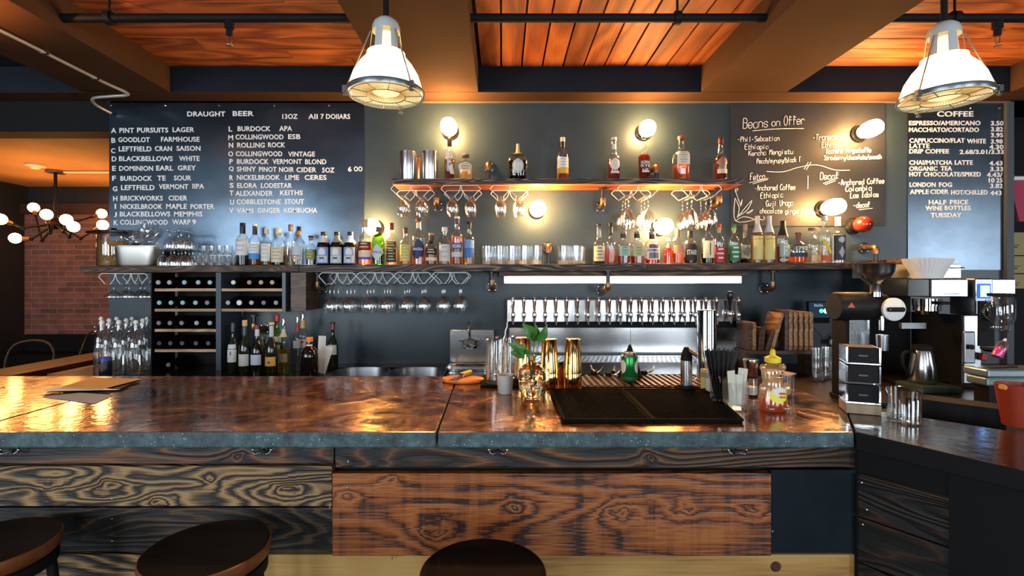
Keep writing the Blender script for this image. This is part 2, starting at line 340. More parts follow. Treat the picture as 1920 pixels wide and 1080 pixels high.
def bartop_mat(name, stops, metal):
    m, nt, b = new_mat(name); L = nt.links.new
    tc = N(nt, 'ShaderNodeTexCoord')
    n0 = N(nt, 'ShaderNodeTexNoise', i_Scale=1.1, i_Detail=2); L(tc.outputs['Object'], n0.inputs['Vector'])
    n1 = N(nt, 'ShaderNodeTexNoise', i_Scale=5.0, i_Detail=8, i_Roughness=.68, i_Distortion=2.6); L(tc.outputs['Object'], n1.inputs['Vector'])
    ad = N(nt, 'ShaderNodeMath', operation='MULTIPLY_ADD', i_1=.6); L(n0.outputs['Fac'], ad.inputs[0]); L(n1.outputs['Fac'], ad.inputs[2])
    sb = N(nt, 'ShaderNodeMath', operation='SUBTRACT', i_1=.30); L(ad.outputs[0], sb.inputs[0])
    r = ramp(nt, stops); L(sb.outputs[0], r.inputs[0]); L(r.outputs[0], b.inputs['Base Color'])
    b.inputs['Metallic'].default_value = metal
    rr = N(nt, 'ShaderNodeMapRange', i_1=.35, i_2=.7, i_3=.10, i_4=.30); L(n1.outputs['Fac'], rr.inputs[0]); L(rr.outputs[0], b.inputs['Roughness'])
    b.inputs['Coat Weight'].default_value = .35; b.inputs['Coat Roughness'].default_value = .05
    n3 = N(nt, 'ShaderNodeTexNoise', i_Scale=30.0, i_Detail=4); L(tc.outputs['Object'], n3.inputs['Vector'])
    bp = N(nt, 'ShaderNodeBump', i_Strength=.07, i_Distance=.01); L(n3.outputs['Fac'], bp.inputs['Height']); L(bp.outputs[0], b.inputs['Normal']); L(bp.outputs[0], b.inputs['Coat Normal'])
    return m
M['bartop'] = bartop_mat('polished_copper_brown_bar_top', [(.30,(.045,.014,.004)),(.45,(.15,.050,.014)),(.58,(.34,.125,.034)),(.75,(.70,.33,.10))], .72)
M['bartopdark'] = bartop_mat('dark_bar_return_top', [(.30,(.012,.008,.006)),(.5,(.035,.020,.012)),(.75,(.09,.05,.028))], .3)
def concrete_mat():
    m, nt, b = new_mat('teal_concrete_edge'); L = nt.links.new
    tc = N(nt, 'ShaderNodeTexCoord')
    n1 = N(nt, 'ShaderNodeTexNoise', i_Scale=22.0, i_Detail=8, i_Roughness=.78); L(tc.outputs['Object'], n1.inputs['Vector'])
    r = ramp(nt, [(.30,(.006,.012,.014)),(.48,(.036,.072,.082)),(.60,(.070,.125,.14)),(.78,(.20,.31,.34))]); L(n1.outputs['Fac'], r.inputs[0])
    vo = N(nt, 'ShaderNodeTexVoronoi', i_Scale=110.0); L(tc.outputs['Object'], vo.inputs['Vector'])
    rs = ramp(nt, [(.0,(.9,.9,.9)),(.12,(.5,.5,.5)),(.2,(0,0,0))]); L(vo.outputs['Distance'], rs.inputs[0])
    nm = N(nt, 'ShaderNodeTexNoise', i_Scale=30.0); L(tc.outputs['Object'], nm.inputs['Vector'])
    th = N(nt, 'ShaderNodeMath', operation='GREATER_THAN', i_1=.54); L(nm.outputs['Fac'], th.inputs[0])
    ml = N(nt, 'ShaderNodeMix', data_type='RGBA', blend_type='MULTIPLY', i_0=1.0); L(rs.outputs[0], ml.inputs[6]); L(th.outputs[0], ml.inputs[7])
    ad = N(nt, 'ShaderNodeMix', data_type='RGBA', blend_type='ADD', i_0=.7); L(r.outputs[0], ad.inputs[6]); L(ml.outputs[2], ad.inputs[7])
    L(ad.outputs[2], b.inputs['Base Color']); b.inputs['Roughness'].default_value = .5
    bp = N(nt, 'ShaderNodeBump', i_Strength=.6, i_Distance=.006); L(n1.outputs['Fac'], bp.inputs['Height']); L(bp.outputs[0], b.inputs['Normal'])
    return m
M['concrete'] = concrete_mat()
LIQ = {k: liquid('drink_'+k, c, d) for k, c, d in [('amber',(.80,.28,.05),.5),('red',(.30,.035,.012),.6),('dark',(.06,.02,.008),.8),('gold',(.9,.55,.12),.4),('pale',(.95,.72,.42),.3),('rose',(.75,.16,.10),.5),('clear',(.9,.93,.95),.06),('ice',(.92,.94,.96),.5),('honey',(.95,.36,.04),.8),('yellow',(.9,.72,.16),.45),('pink',(.95,.10,.42),.8)]}
COLS = {}
def C(r, g, b, rough=.5, metal=0):
    k = (r, g, b, rough, metal)
    if k not in COLS: COLS[k] = P('colour_%d' % len(COLS), (r, g, b), rough, metal)
    return COLS[k]
# ------------------------------------------------------------------ writing
_TX = {}
def text_geo(s, off=.022):
    if (s, off) in _TX: return _TX[(s, off)]
    c = bpy.data.curves.new('t', 'FONT'); c.body = s; c.size = 1; c.offset = off; c.extrude = .03; c.resolution_u = 3; c.space_character = 1.05
    o = bpy.data.objects.new('t', c); COL.objects.link(o)
    dg = bpy.context.evaluated_depsgraph_get(); me = o.evaluated_get(dg).to_mesh()
    v = [tuple(x.co) for x in me.vertices]; f = [tuple(p.vertices) for p in me.polygons]
    o.evaluated_get(dg).to_mesh_clear(); bpy.data.objects.remove(o); bpy.data.curves.remove(c)
    xs = [a[0] for a in v]; ys = [a[1] for a in v]; x0, x1, y0, y1 = min(xs), max(xs), min(ys), max(ys)
    g = ([((a[0]-x0)/(x1-x0), (a[1]-y0)/(y1-y0), a[2]) for a in v], f, (x1-x0)/(y1-y0)); _TX[(s, off)] = g
    return g
def put_text(mb, s, x0, x1, zc, h, y, th=.0015, m=0, off=.022):
    """upright letters on a plane facing -y"""
    v, f, asp = text_geo(s, off)
    mb.add([(x0+a*(x1-x0), y-(c/.03)*th, zc+(b-.5)*h) for a, b, c in v], f, m)
def wrap_text(mb, s, r, zc, h, wd, cx=0, ang=0, m=0, sl=0):
    """letters bent round an upright cylinder of radius r, facing -y; ang slants the line"""
    v, f, asp = text_geo(s, .02)
    out = []
    for a, b, c in v:
        x, z = (a-.5)*wd, (b-.5)*h
        x, z = x*cos(ang)-z*sin(ang)+cx, x*sin(ang)+z*cos(ang)
        t = x/r; rr = r + (c/.03)*.0004
        out.append((rr*sin(t), -rr*cos(t), zc+z))
    mb.add(out, f, m)
# ------------------------------------------------------------------ room shell
ZC = 2.877; YH = 3.208; ZH = 2.711
struct('floor', MB().box(-8.5, 5.5, -3.4, 7.6, -.05, 0), P('dark_floor', (.045,.032,.025), .45, noise=.3, nscale=3), 'dark floor of the bar room', 'floor')
XL, XR = PX(205, D), PX(1893, D)
struct('wall_back', MB().box(XL, XR, D, D+.12, 0, ZC), M['paint'], 'slate grey back wall behind the bar shelves', 'wall')
struct('ceiling', MB().box(-8.5, 5.5, -3.4, 7.6, ZC+.03, ZC+.08), M['black'], 'dark boarding above the ceiling planks', 'ceiling')
BX = [(-2.707,-2.145),(-.72,-.155),(1.283,1.838),(3.28,3.83)]
for i, (a, b) in enumerate(BX):
    struct('ceiling_beam', MB().box(a, b, -3.3, YH-.002, ZH, ZC+.029), M['beam'], ['boxed taupe ceiling beam with a conduit along it','boxed taupe ceiling beam behind the pendant over the middle of the bar','boxed taupe ceiling beam behind the tilted-looking pendant','boxed taupe ceiling beam beyond the coffee menu board'][i], 'beam', .004)
mb = MB().box(-5.6, 4.6, YH, D-.001, ZH, ZC+.029); mb.m[0] = 1
struct('trim_1', mb, [M['header'], M['beam']], 'navy header beam running along the top of the back wall', 'beam', .004)
mb = MB()
mb.box(XL, XR, D-.006, D-.001, ZH-.012, ZH-.001)
struct('trim_2', mb, C(.18,.13,.08), 'thin pale caulk line between wall and header', 'trim')
def planks_x(x0, x1, y0, y1, pw, seed):
    random.seed(seed); m = MB(); y = y1
    while y > y0:
        x = x0 - random.random()
        while x < x1:
            L = .9 + random.random()*1.0
            a, b = max(x, x0), min(x+L-.004, x1)
            if b > a: m.box(a, b, max(y0, y-pw+.006), y, ZC + random.random()*.004, ZC+.02)
            x += L
        y -= pw
    return m
def planks_y(x0, x1, y0, y1, pw):
    m = MB(); x = x0+.02
    while x < x1:
        m.box(x, min(x+pw-.011, x1), y0, y1, ZC + random.random()*.004, ZC+.02); x += pw
    return m
struct('ceiling', planks_x(BX[0][1], BX[1][0], -3.3, YH, .122, 3), M['ceilwood'], 'red-brown plank ceiling above the draught board', 'ceiling')
struct('ceiling', planks_y(BX[1][1], BX[2][0], -3.3, YH, .133), M['ceilwoodY'], 'orange plank ceiling above the middle of the bar', 'ceiling')
struct('ceiling', planks_x(BX[2][1], BX[3][0], -3.3, YH, .122, 5), M['ceilwood'], 'orange plank ceiling above the coffee board', 'ceiling')
struct('ceiling', MB().box(-5.6, BX[0][0], -3.3, YH, ZC, ZC+.02), M['paintdark'], 'dark painted ceiling bay left of the conduit', 'ceiling')
# opening to the dining room on the left
struct('trim_3', MB().box(-5.6, XL-.001, D, D+.16, PZ(247, D), ZC+.029), M['black'], 'black lintel over the opening to the dining room', 'lintel')
FY = 7.29
xb = PX(52, FY)
mb = MB().box(-8.5, xb, FY-.9, FY, 0, ZC); struct('wall_left', mb, M['paintdark'], 'dark wall beside the brick in the dining room', 'wall')
struct('wall_rear', MB().box(xb, -2.4, FY, FY+.1, 0, ZC), M['paintdark'], 'dark upper wall of the dining room', 'wall')
struct('wall_brick', MB().box(xb, -2.5, FY-.05, FY-.001, PZ(655, FY), PZ(403, FY)), M['brick'], 'red brick wall in the dining room', 'wall')
struct('trim_4', MB().box(xb, -2.5, FY-.12, FY-.001, PZ(403, FY), PZ(384, FY)), P('brown_beam', (.035,.016,.010), .6), 'brown beam above the brick wall', 'trim')
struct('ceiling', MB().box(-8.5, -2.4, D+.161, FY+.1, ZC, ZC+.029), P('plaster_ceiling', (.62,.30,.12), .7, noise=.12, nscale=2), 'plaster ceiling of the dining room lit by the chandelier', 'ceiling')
# beyond the right end of the wall
struct('wall_right', MB().box(XR, 5.4, 4.2, 4.3, 0, ZC), M['black'], 'dark wall beyond the end of the back bar', 'wall')
struct('trim_5', MB().box(PX(1880, D)+.0, XR, D-.03, D-.001, .5, ZH-.013), P('blue_grey_post', (.05,.065,.085), .5), 'blue grey corner post at the end of the wall', 'trim')
# ------------------------------------------------------------------ bar
ZB = 1.07; TH = .0445
def poly_slab(name, pts, parent):
    m = MB(); m.prism(pts, ZB-TH, ZB)
    m.m = [1]*len(m.f); m.m[1] = 0
    return m.build(name, [M['bartop'], M['concrete']], parent, bevel=.004)
bt = thing('bar_worktop', 'long polished brown bar top with a teal concrete edge', 'bar top')
s1a, s1b = PX(-75, 1.38), PX(300, 2.194)      # seams
s2a, s2b = PX(819, 1.38), PX(858, 2.194)
e = .0025
seg1 = [(-2.9,1.38),(s1a-e,1.38),(s1b-e,2.194),(-2.9,2.194)]
seg2 = [(s1a+e,1.38),(s2a-e,1.38),(s2b-e,2.194),(s1b+e,2.194)]
seg3 = [(s2a+e,1.38),(.978,1.38),(1.11,1.60),(1.15,1.66),(1.15,2.194),(s2b+e,2.194)]
for sg in (seg1, seg2, seg3): poly_slab('slab', sg, bt)
br = thing('return_worktop', 'dark return of the bar top running towards the viewer on the far right', 'bar top')
mR = MB().prism([(.982,1.38),(1.157,1.10),(1.40,.72),(2.3,.95),(1.93,1.18),(1.419,1.395),(1.29,1.53),(1.154,1.655),(1.114,1.60)], ZB-.05, ZB); mR.m = [1]*len(mR.f); mR.m[1] = 0
mR.build('slab', [M['bartopdark'], M['black']], br, bevel=.003)
YP = 1.56
bf = thing('bar_counter', 'bar front clad in charred and stained horizontal planks', 'bar front')
def plank(px0, px1, y0, y1, mat, yb=YP, t=.03, dy=0, knots=()):
    z1, z0 = PZ(y0, yb), PZ(y1, yb)
    return MB().box(PX(px0, yb), PX(px1, yb), yb+dy, yb+dy+t, z0, z1).build('plank', M[mat], bf, bevel=.003)
MB().box(-2.85, 1.105, YP+.031, YP+.05, 0, ZB-TH-.002).build('backing', M['black'], bf)
plank(-600, 625.5, 805.5, 870, 'apron'); plank(628, 1604, 805.5, 877, 'apron')
plank(-600, 623.5, 872.5, 948, 'charred', dy=-.006); plank(-600, 624, 953.5, 1036.5, 'charreddark', dy=.004); plank(-600, 350, 1041, 1130, 'charred', dy=.004); plank(350.5, 1604, 1041, 1140, 'tan', dy=.002)
plank(625, 1443, 885, 1039, 'orangeplank', dy=-.012); plank(1444.5, 1604, 880, 1036, 'navyplank', dy=-.004)
plank(-600, 1604, 1142, 1400, 'charreddark')
mb = MB()
for px, py in [(656,863),(654,912),(1446,994),(1600,910),(213,935),(213,970),(214,1012),(737,1042),(620,950)]:
    MB().lathe([(0,0),(.004,0),(.0035,.0022),(0,.003)], 10, c=(PX(px,YP), YP-.0125 if 625<px<1443 else YP-.006, PZ(py,YP)), R=Matrix.Rotation(pi/2,3,'X')).build('screw', M['chrome'], bf)
MB().lathe([(0,0),(.0165,0),(.0165,.001),(0,.0012)], 20, c=(PX(1455,YP),YP+.0015,PZ(1063,YP)), R=Matrix.Rotation(pi/2,3,'X')).build('knot', P('dark_knot', (.06,.022,.012), .5, noise=.5, nscale=90), bf)
rp = thing('return_counter', 'nearly black plank front under the return of the bar', 'bar front', (1.112,1.56,0), math.atan2(-.256,.168))
Lr = .2311
for z0, z1, mt in [(.90,1.019,'black'),(.762,.888,'returnplank'),(.62,.758,'returnplank'),(.47,.616,'returnplank'),(0,.466,'returnplank')]:
    MB().box(.012, Lr, -.02, 0, z0, z1).build('plank', M[mt], rp, bevel=.002)
MB().box(Lr+.001, .62, -.03, .0, 0, 1.019).build('end_panel', M['black'], rp)
for z in (.868,.79,.74): MB().lathe([(0,0),(.004,0),(0,.003)], 10, c=(.02+.03*(z*7%1), -.02, z), R=Matrix.Rotation(pi/2,3,'X')).build('screw', M['chrome'], rp)
# purse hooks under the edge
for px, lab in [(30,'under the edge nearest the left end'),(497,'under the edge above the second stool from the left'),(934,'under the edge just right of the seam'),(1377,'under the edge below the bar mats')]:
    h = thing('purse_hook', 'small double purse hook screwed '+lab, 'hook', (PX(px,YP), YP-.002, PZ(842,YP)+.0), group='purse hooks under the bar')
    MB().lathe([(0,0),(.011,0),(.011,.003),(0,.004)], 16, R=Matrix.Rotation(pi/2,3,'X')).build('plate', M['iron'], h)
    for s in (-1, 1):
        MB().tube(smoothpath([(0,-.003,.002),(s*.008,-.018,-.004),(s*.02,-.024,-.006),(s*.028,-.018,.004)]), .0032, 8).build('prong', M['steeldark'], h)
        MB().ball((s*.028,-.018,.005), .0048, 10).build('tip', M['chrome'], h)
# ------------------------------------------------------------------ back counter and side counter
ZK = .93
struct_c = thing('back_counter', 'dark back counter along the wall under the long shelf', 'counter', (0,0,0))
hx0, hx1 = PX(615,3.0), PX(838,3.0)
m = MB()
m.box(XL, hx0, 2.72, D-.001, ZK-.04, ZK); m.box(hx1, 1.30, 2.72, D-.001, ZK-.04, ZK); m.box(hx0, hx1, 2.72, 2.80, ZK-.04, ZK); m.box(hx0, hx1, 3.22, D-.001, ZK-.04, ZK)
m.build('worktop', M['blackgloss'], struct_c)
MB().box(XL+.02, 1.28, 2.76, D-.002, 0, ZK-.2).build('cabinet', M['black'], struct_c)
sc_ = thing('side_counter', 'dark wooden counter carrying the grinder and the coffee machines', 'counter')
MB().prism([(1.32,1.95),(2.2,1.72),(3.5,1.72),(3.5,3.36),(1.305,3.36)], ZK-.04, ZK).build('worktop', M['darkcounter'], sc_)
MB().prism([(1.36,2.02),(2.2,1.78),(3.45,1.78),(3.45,3.3),(1.36,3.3)], 0, ZK-.04).build('cabinet', M['black'], sc_)
# sink bowls
for px0, px1, lab in [(617,726,'left bowl of the steel bar sink'),(728,835,'right bowl of the steel bar sink')]:
    s = thing('sink_bowl', lab, 'sink', (PX((px0+px1)/2,3.0), 3.01, ZK), group=None)
    hw = (px1-px0)/2*3.0/F
    m = MB(); m.lathe([(hw,0),(hw*1.02,.006),(hw*.95,.006),(hw*.93,-.01),(hw*.86,-.15),(0,-.155)], 36, sq=3.2, ys=.195/hw)
    m.build('bowl', M['steeldark'], s)
# ------------------------------------------------------------------ shelves
def lz(X): return 1.5960 + .00455*X          # top of the long shelf: it runs slightly out of level
YS = 3.12
ls = thing('long_shelf', 'long dark plank shelf crossing the whole back wall', 'shelf')
def shelf_board(x0, x1, y0, y1, zf, t, mat, parent):
    m = MB(); m.box(x0, x1, y0, y1, 0, 1)
    m.v = [(x, y, zf(x) - (t if z < .5 else 0)) for x, y, z in m.v]
    return m.build('board', M[mat], parent, bevel=.003)
x0, xa, xb2, x1 = PX(150,YS), PX(560,YS), PX(1213,YS), PX(1690,YS)
shelf_board(x0, xa-.001, YS, D-.001, lz, .042, 'shelfbrown', ls); shelf_board(xa, xb2-.001, YS, D-.001, lz, .044, 'shelfwood', ls); shelf_board(xb2, x1, YS, D-.001, lz, .043, 'shelfbrown', ls)
MB().box(x1+.001, x1+.028, YS-.02, D-.001, ZK+.001, 1.63).build('end_panel', M['shelfbrown'], ls)
us = thing('short_shelf', 'short plank shelf, orange light coloured into its underside, above the long shelf', 'shelf')
YU = 3.148; ZU = 2.1410
ux0, ux1 = PX(735,YU), PX(1394,YU)
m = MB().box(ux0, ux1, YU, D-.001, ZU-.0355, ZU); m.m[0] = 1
m.build('board', [M['shelfwood'], M['shelfunderlit']], us, bevel=.003)
# pipe brackets
def pipe_bracket(px, py, Y, below, label, zend, rod=.013):
    X = PX(px, D); z = PZ(py, D)
    t = thing('pipe_bracket', label, 'bracket', (X, D-.001, z), group='black pipe shelf brackets')
    Rm = Matrix.Rotation(pi/2, 3, 'X')
    MB().lathe([(0,0),(.040,0),(.040,.007),(.022,.010),(.020,.022),(0,.022)], 24, R=Rm).build('flange', M['iron'], t)
    mb = MB()
    for k in range(4): mb.lathe([(0,0),(.005,0),(.004,.004),(0,.005)], 8, c=(.03*cos(pi/4+k*pi/2), -.006, .03*sin(pi/4+k*pi/2)), R=Rm)
    mb.build('screw', M['chrome'], t)
    dy = -(D - Y); s = 1 if below else -1
    el = [(0,-.02,0),(0,dy*.6,0),(0,dy*.92,s*.004),(0,dy,s*.02),(0,dy,s*.045)]
    MB().tube(smoothpath(el, 4), .019, 14).build('elbow', M['bronze'], t)
    MB().tube([(0,dy,s*.04),(0,dy,zend-z)], rod, 14).build('pipe', M['iron'], t)
    MB().cyl((0,dy,zend-z-(.008 if below else 0)), .028, .008, 20).build('end_flange', M['iron'], t)
zub = ZU-.0355
for px, py, lab in [(822,388,'leftmost black pipe bracket holding up the short shelf'),(1125,389,'pipe bracket in the middle under the short shelf'),(1336,386,'rightmost pipe bracket holding up the short shelf')]:
    pipe_bracket(px, py, 3.27, True, lab, zub-.0005)
for px, py, lab in [(917,313,'upside-down pipe bracket above the short shelf left of the squat round bottle'),(1222,318,'upside-down pipe bracket above the short shelf beside the long-necked red bottle')]:
    pipe_bracket(px, py, 3.27, False, lab, ZU+.0005)
for px, py, lab in [(606,541,'pipe bracket under the long shelf behind the first hanging wine glasses'),(923,538,'pipe bracket under the long shelf left of the light strip'),(1127,543.5,'pipe bracket in front of the light strip'),(1432,541,'pipe bracket under the long shelf right of the light strip')]:
    pipe_bracket(px, py, 3.150 if px == 1127 else 3.26, True, lab, lz(PX(px,D))-.0455)
pipe_bracket(497, 616, 3.22, True, 'pipe bracket under the wine rack behind the liquor bottles', PZ(586,3.22)-.014)
for px, py, lab in [(1026,463,'upside-down pipe bracket on the long shelf between the tumblers'),(1619,465,'upside-down pipe bracket at the right end of the long shelf')]:
    pipe_bracket(px, py, 3.26, False, lab, lz(PX(px,D))+.0012)
# light strip under the long shelf
ld = thing('light_strip', 'glowing light strip on a wooden batten under the long shelf', 'light')
MB().box(PX(936,3.24), PX(1394,3.24), 3.19, 3.285, lz(.2)-.075, lz(.2)-.0465).build('batten', M['shelfbrown'], ld)
MB().box(PX(950,3.3), PX(1388,3.3), 3.286, 3.306, lz(.2)-.120, lz(.2)-.070).build('tube', M['led'], ld)
MB().box(PX(945,3.3), PX(1392,3.3), 3.307, D-.001, lz(.2)-.122, lz(.2)-.0495).build('channel', M['steel'], ld)
# ------------------------------------------------------------------ sockets with bare bulbs on the wall
def sconce(px, py, lit, label):
    t = thing('bulb_sconce', label, 'wall light', (PX(px,D), D-(.0095 if px > 1500 else .001), PZ(py,D)), group='bare bulbs on the wall')
    Rm = Matrix.Rotation(pi/2, 3, 'X')
    MB().lathe([(0,0),(.056,0),(.056,.01),(.044,.016),(.040,.034),(.0,.034)], 24, R=Rm).build('socket', M['blackgloss'], t)
    mb = MB().lathe([(.022,.033),(.032,.045),(.050,.072),(.054,.10),(.047,.130),(.026,.150),(0,.155)] if px in (705, 1206) or not lit else [(.022,.033),(.034,.045),(.050,.075),(.054,.12),(.048,.165),(.030,.188),(.010,.196),(0,.205)], 20, R=Rm)
    mb.build('bulb', M['bulb'] if lit else P('dark_red_bulb', (.25,.02,.01), .06, 0, coat=1), t)
for px, py, lit, lab in [(845,248,1,'lit bare bulb on the wall above the bottle with a slanted label'),(1206,249,1,'lit bare bulb above the long-necked red bottle'),(1608,252,1,'lit bare bulb at the top right of the chalkboard'),
                         (1006,396,1,'lit bare bulb between the two groups of glasses under the short shelf'),(1234,428,1,'lit bare bulb above the squat crest-labelled bottle'),(1541,393,1,'lit bare bulb low on the chalkboard'),
                         (705,428,1,'lit bare bulb beside the draught board above the green bottle'),(1597,424,0,'unlit reddish bulb at the lower right corner of the chalkboard')]:
    sconce(px, py, lit, lab)
# ------------------------------------------------------------------ menu boards
def flatboard(name, px0, px1, py0, py1, mat, label, yb=D-.002, t=.004, cat='menu board'):
    o = thing(name, label, cat, (PX((px0+px1)/2,D), yb, PZ(py1,D)))
    X0, Z0 = o.location.x, o.location.z
    MB().box(PX(px0,D)-X0, PX(px1,D)-X0, -t, 0, 0, PZ(py0,D)-Z0).build('sheet', M[mat], o)
    return o, X0, Z0
def lines(o, X0, Z0, rows, ox, oy, sc, h, y):
    for row in rows:
        for wd, a, b, yc in row:
            if isinstance(wd, tuple): wd, hh = wd
            else: hh = h
            mb = MB(); put_text(mb, wd, PX(ox+a/sc,D)-X0, PX(ox+b/sc,D)-X0, PZ(oy+yc/sc,D)-Z0, hh/sc*D/F, y, .001)
            mb.build('lettering', M['letters'], o)
bo, X0, Z0 = flatboard('draught_menu', 206, 683, 190, 497, 'board', 'large dark steel draught beer menu with white letters')
R1 = [[('DRAUGHT',585,858,132),('BEER',912,1062,129)],[('13OZ',1268,1378,150),('AII',1455,1522,150),('7',1543,1566,150),('DOIIARS',1582,1755,150)],
[('A',38,75,251),('PINT',98,202,250),('PURSUITS',225,448,248),('LAGER',480,635,245)],[('B',40,70,322),('GOODLOT',90,315,317),('FARMHOUSE',397,673,314)],
[('C',38,68,396),('LEFTFIELD',93,328,383),('CRAN',353,475,381),('SAISON',508,680,379)],[('D',43,77,455),('BLACKBELLOWS',95,480,453),('WHITE',527,673,452)],
[('E',46,73,523),('DOMINION',96,340,523),('EARL',362,485,521),('GREY',517,647,519)],[('F',46,73,594),('BURDOCK',105,332,595),('TE',370,430,593),('SOUR',490,614,592)],
[('G',50,83,670),('LEFTFIELD',110,350,661),('VERMONT',382,592,654),('IIPA',622,706,651)],[('H',53,83,740),('BRICKWORKS',106,410,737),('CIDER',451,585,736)],
[('I',64,74,796),('NICKELBROOK',105,406,797),('MAPLE',434,582,796),('PORTER',609,778,797)],[('J',58,80,855),('BLACKBELLOWS',101,463,851),('MEMPHIS',491,693,851)],
[('K',57,88,913),('COLLINGWOOD',103,445,910),('WARP',478,608,908),('9',622,648,908)],
[('L',883,908,240),('BURDOCK',947,1183,238),('APA',1246,1338,236)],[('M',880,915,302),('COLLINGWOOD',932,1276,297),('ESB',1310,1398,295)],
[('N',884,915,356),('ROLLING',944,1142,356),('ROCK',1166,1288,354)],[('O',880,915,419),('COLLINGWOOD',934,1268,418),('VINTAGE',1310,1502,420)],
[('P',888,912,473),('BURDOCK',942,1170,474),('VERMONT',1198,1408,474),('BLOND',1432,1584,475)],[('Q',884,918,527),('SHINY',942,1078,528),('PINOT',1101,1226,530),('NOIR',1244,1352,531),('CIDER',1370,1512,533),('5OZ',1554,1642,535),('6',1740,1765,528),('OO',1782,1843,527)],
[('R',888,914,590),('NICKELBROOK',942,1250,588),('LIME',1288,1388,588),('CERES',1428,1585,588)],[('S',890,918,645),('ELORA',944,1085,646),('LODESTAR',1115,1337,646)],
[('T',890,916,700),('ALEXANDER',932,1200,702),('KEITHS',1252,1414,698)],[('U',893,922,766),('COBBLESTONE',940,1256,763),('STOUT',1285,1423,761)],[('V',888,918,826),('VAMS',942,1064,826),('GINGER',1090,1252,825),('KOMBUCHA',1281,1518,824)]]
lines(bo, X0, Z0, R1, 200, 180, 3.84, 36, -.0052)
for px in (209, 310, 411, 514, 617): MB().lathe([(0,0),(.008,0),(.006,.004),(0,.005)], 10, c=(PX(px,D)-X0, -.004, PZ(198,D)-Z0), R=Matrix.Rotation(pi/2,3,'X')).build('screw', M['chrome'], bo)
co, X0, Z0 = flatboard('coffee_menu', 1701, 1879, 196, 506, 'board2', 'narrow worn steel coffee menu with white letters and prices')
R2 = [[(('COFFEE',44),413,705,148)],[('ESPRESSO/AMERICANO',185,762,222),('3.50',848,948,224)],[('MACCHIATO/CORTADO',185,750,276),('3.82',848,945,272)],[('3.95',848,945,320)],
[('CAPPUCCINO/FLAT',190,635,363),('WHITE',655,806,368),('3.98',848,942,371)],[('LATTE',190,350,406),('4.30',835,948,415)],[('DRIP',188,300,450),('COFFEE',318,508,450),('2.68/3.01/3.33',595,950,455)],
[('CHAI/MATCHA',188,535,541),('LATTE',555,700,541),('4.43',835,940,547)],[('ORGANIC',188,414,590),('TEA',442,532,589),('3.33',842,945,594)],[('HOT',188,285,635),('CHOCOLATE/SPIKED',303,765,636),('4.43/',815,940,640)],[('10',830,875,685),('25',890,940,685)],
[('LONDON',190,400,720),('FOG',428,532,720),('3.82',842,942,730)],[('APPLE',192,345,778),('CIDER',358,505,777),('HOT/CHILLED',525,820,782),('443',842,932,787)],[('HALF',345,487,862),('PRICE',517,662,861)],[('WINE',318,455,910),('BOTTLES',473,683,908)],[('TUESDAY',362,608,966)]]
lines(co, X0, Z0, R2, 1660, 180, 4.32, 37, -.0052)
for px in (1819, 1873): MB().lathe([(0,0),(.008,0),(.006,.004),(0,.005)], 10, c=(PX(px,D)-X0, -.004, PZ(203,D)-Z0), R=Matrix.Rotation(pi/2,3,'X')).build('screw', M['chrome'], co)
ch, X0, Z0 = flatboard('chalkboard', 1369, 1658, 195, 424, 'chalkboard', 'black chalkboard with handwritten coffee beans on offer', t=.006)
G = dict(a='3616050312223336 3632',b='0902 0516263533221203',c='3526160503122233',d='3526160503122233 3932',e='04343526160503122233',f='3828191712 0636',g='3526160503122233 3631201001',h='0902 0516263532',i='1612 1718',j='26211000 2728',k='0902 3604 1432',l='1912',m='0602 05161512 15263532',n='0602 0516263532',o='160503122233352616',p='0600 0516263533221203',q='3630 3526160503122233',r='0602 05162635',s='35261605142433221203',t='1813122232 0636',u='0603122233 3632',v='061236',w='0612252236',x='0632 3602',y='0604132333 36312010',z='06360232',
A='021932 0525',B='0902 0929372606 2635332202',C='3829190704122233',D='0902 092937342202',E='39090232 0626',F='390902 0626',G='38291907041222333525',I='1912 0929 0222',K='0902 3905 1632',L='090232',M='0209163932',O='190704122234372919',P='0902 0929372606',S='38291907163533221203',T='0939 1912',U='090412223439',Y='0916 3912')
G['-'] = '0525'; G['/'] = '0139'
random.seed(11)
def scribble(s, x0, x1, base, h, o, X0, Z0, slope=0, r=.0024):
    mb = MB(); n = len(s); adv = (x1-x0)/n
    for i, chx in enumerate(s):
        if chx == ' ' or chx not in G: continue
        jy = random.uniform(-.06, .06)*h
        for st in G[chx].split():
            pts = [(int(st[k]), int(st[k+1])-2) for k in range(0, len(st), 2)]
            q = []
            for gx, gy in pts:
                px = x0 + adv*i + adv*(.08 + gx/3*.74 + gy*.014); py = base - gy*h/4 + jy + slope*(x0+adv*i-x0)
                q.append((PX(1360+px/4.5, D)-X0, -.0075, PZ(190+py/4.5, D)-Z0))
            mb.tube(smoothpath(q, 3) if len(q) > 2 else q, r, 4)
    mb.build('handwriting', M['chalk'], o)
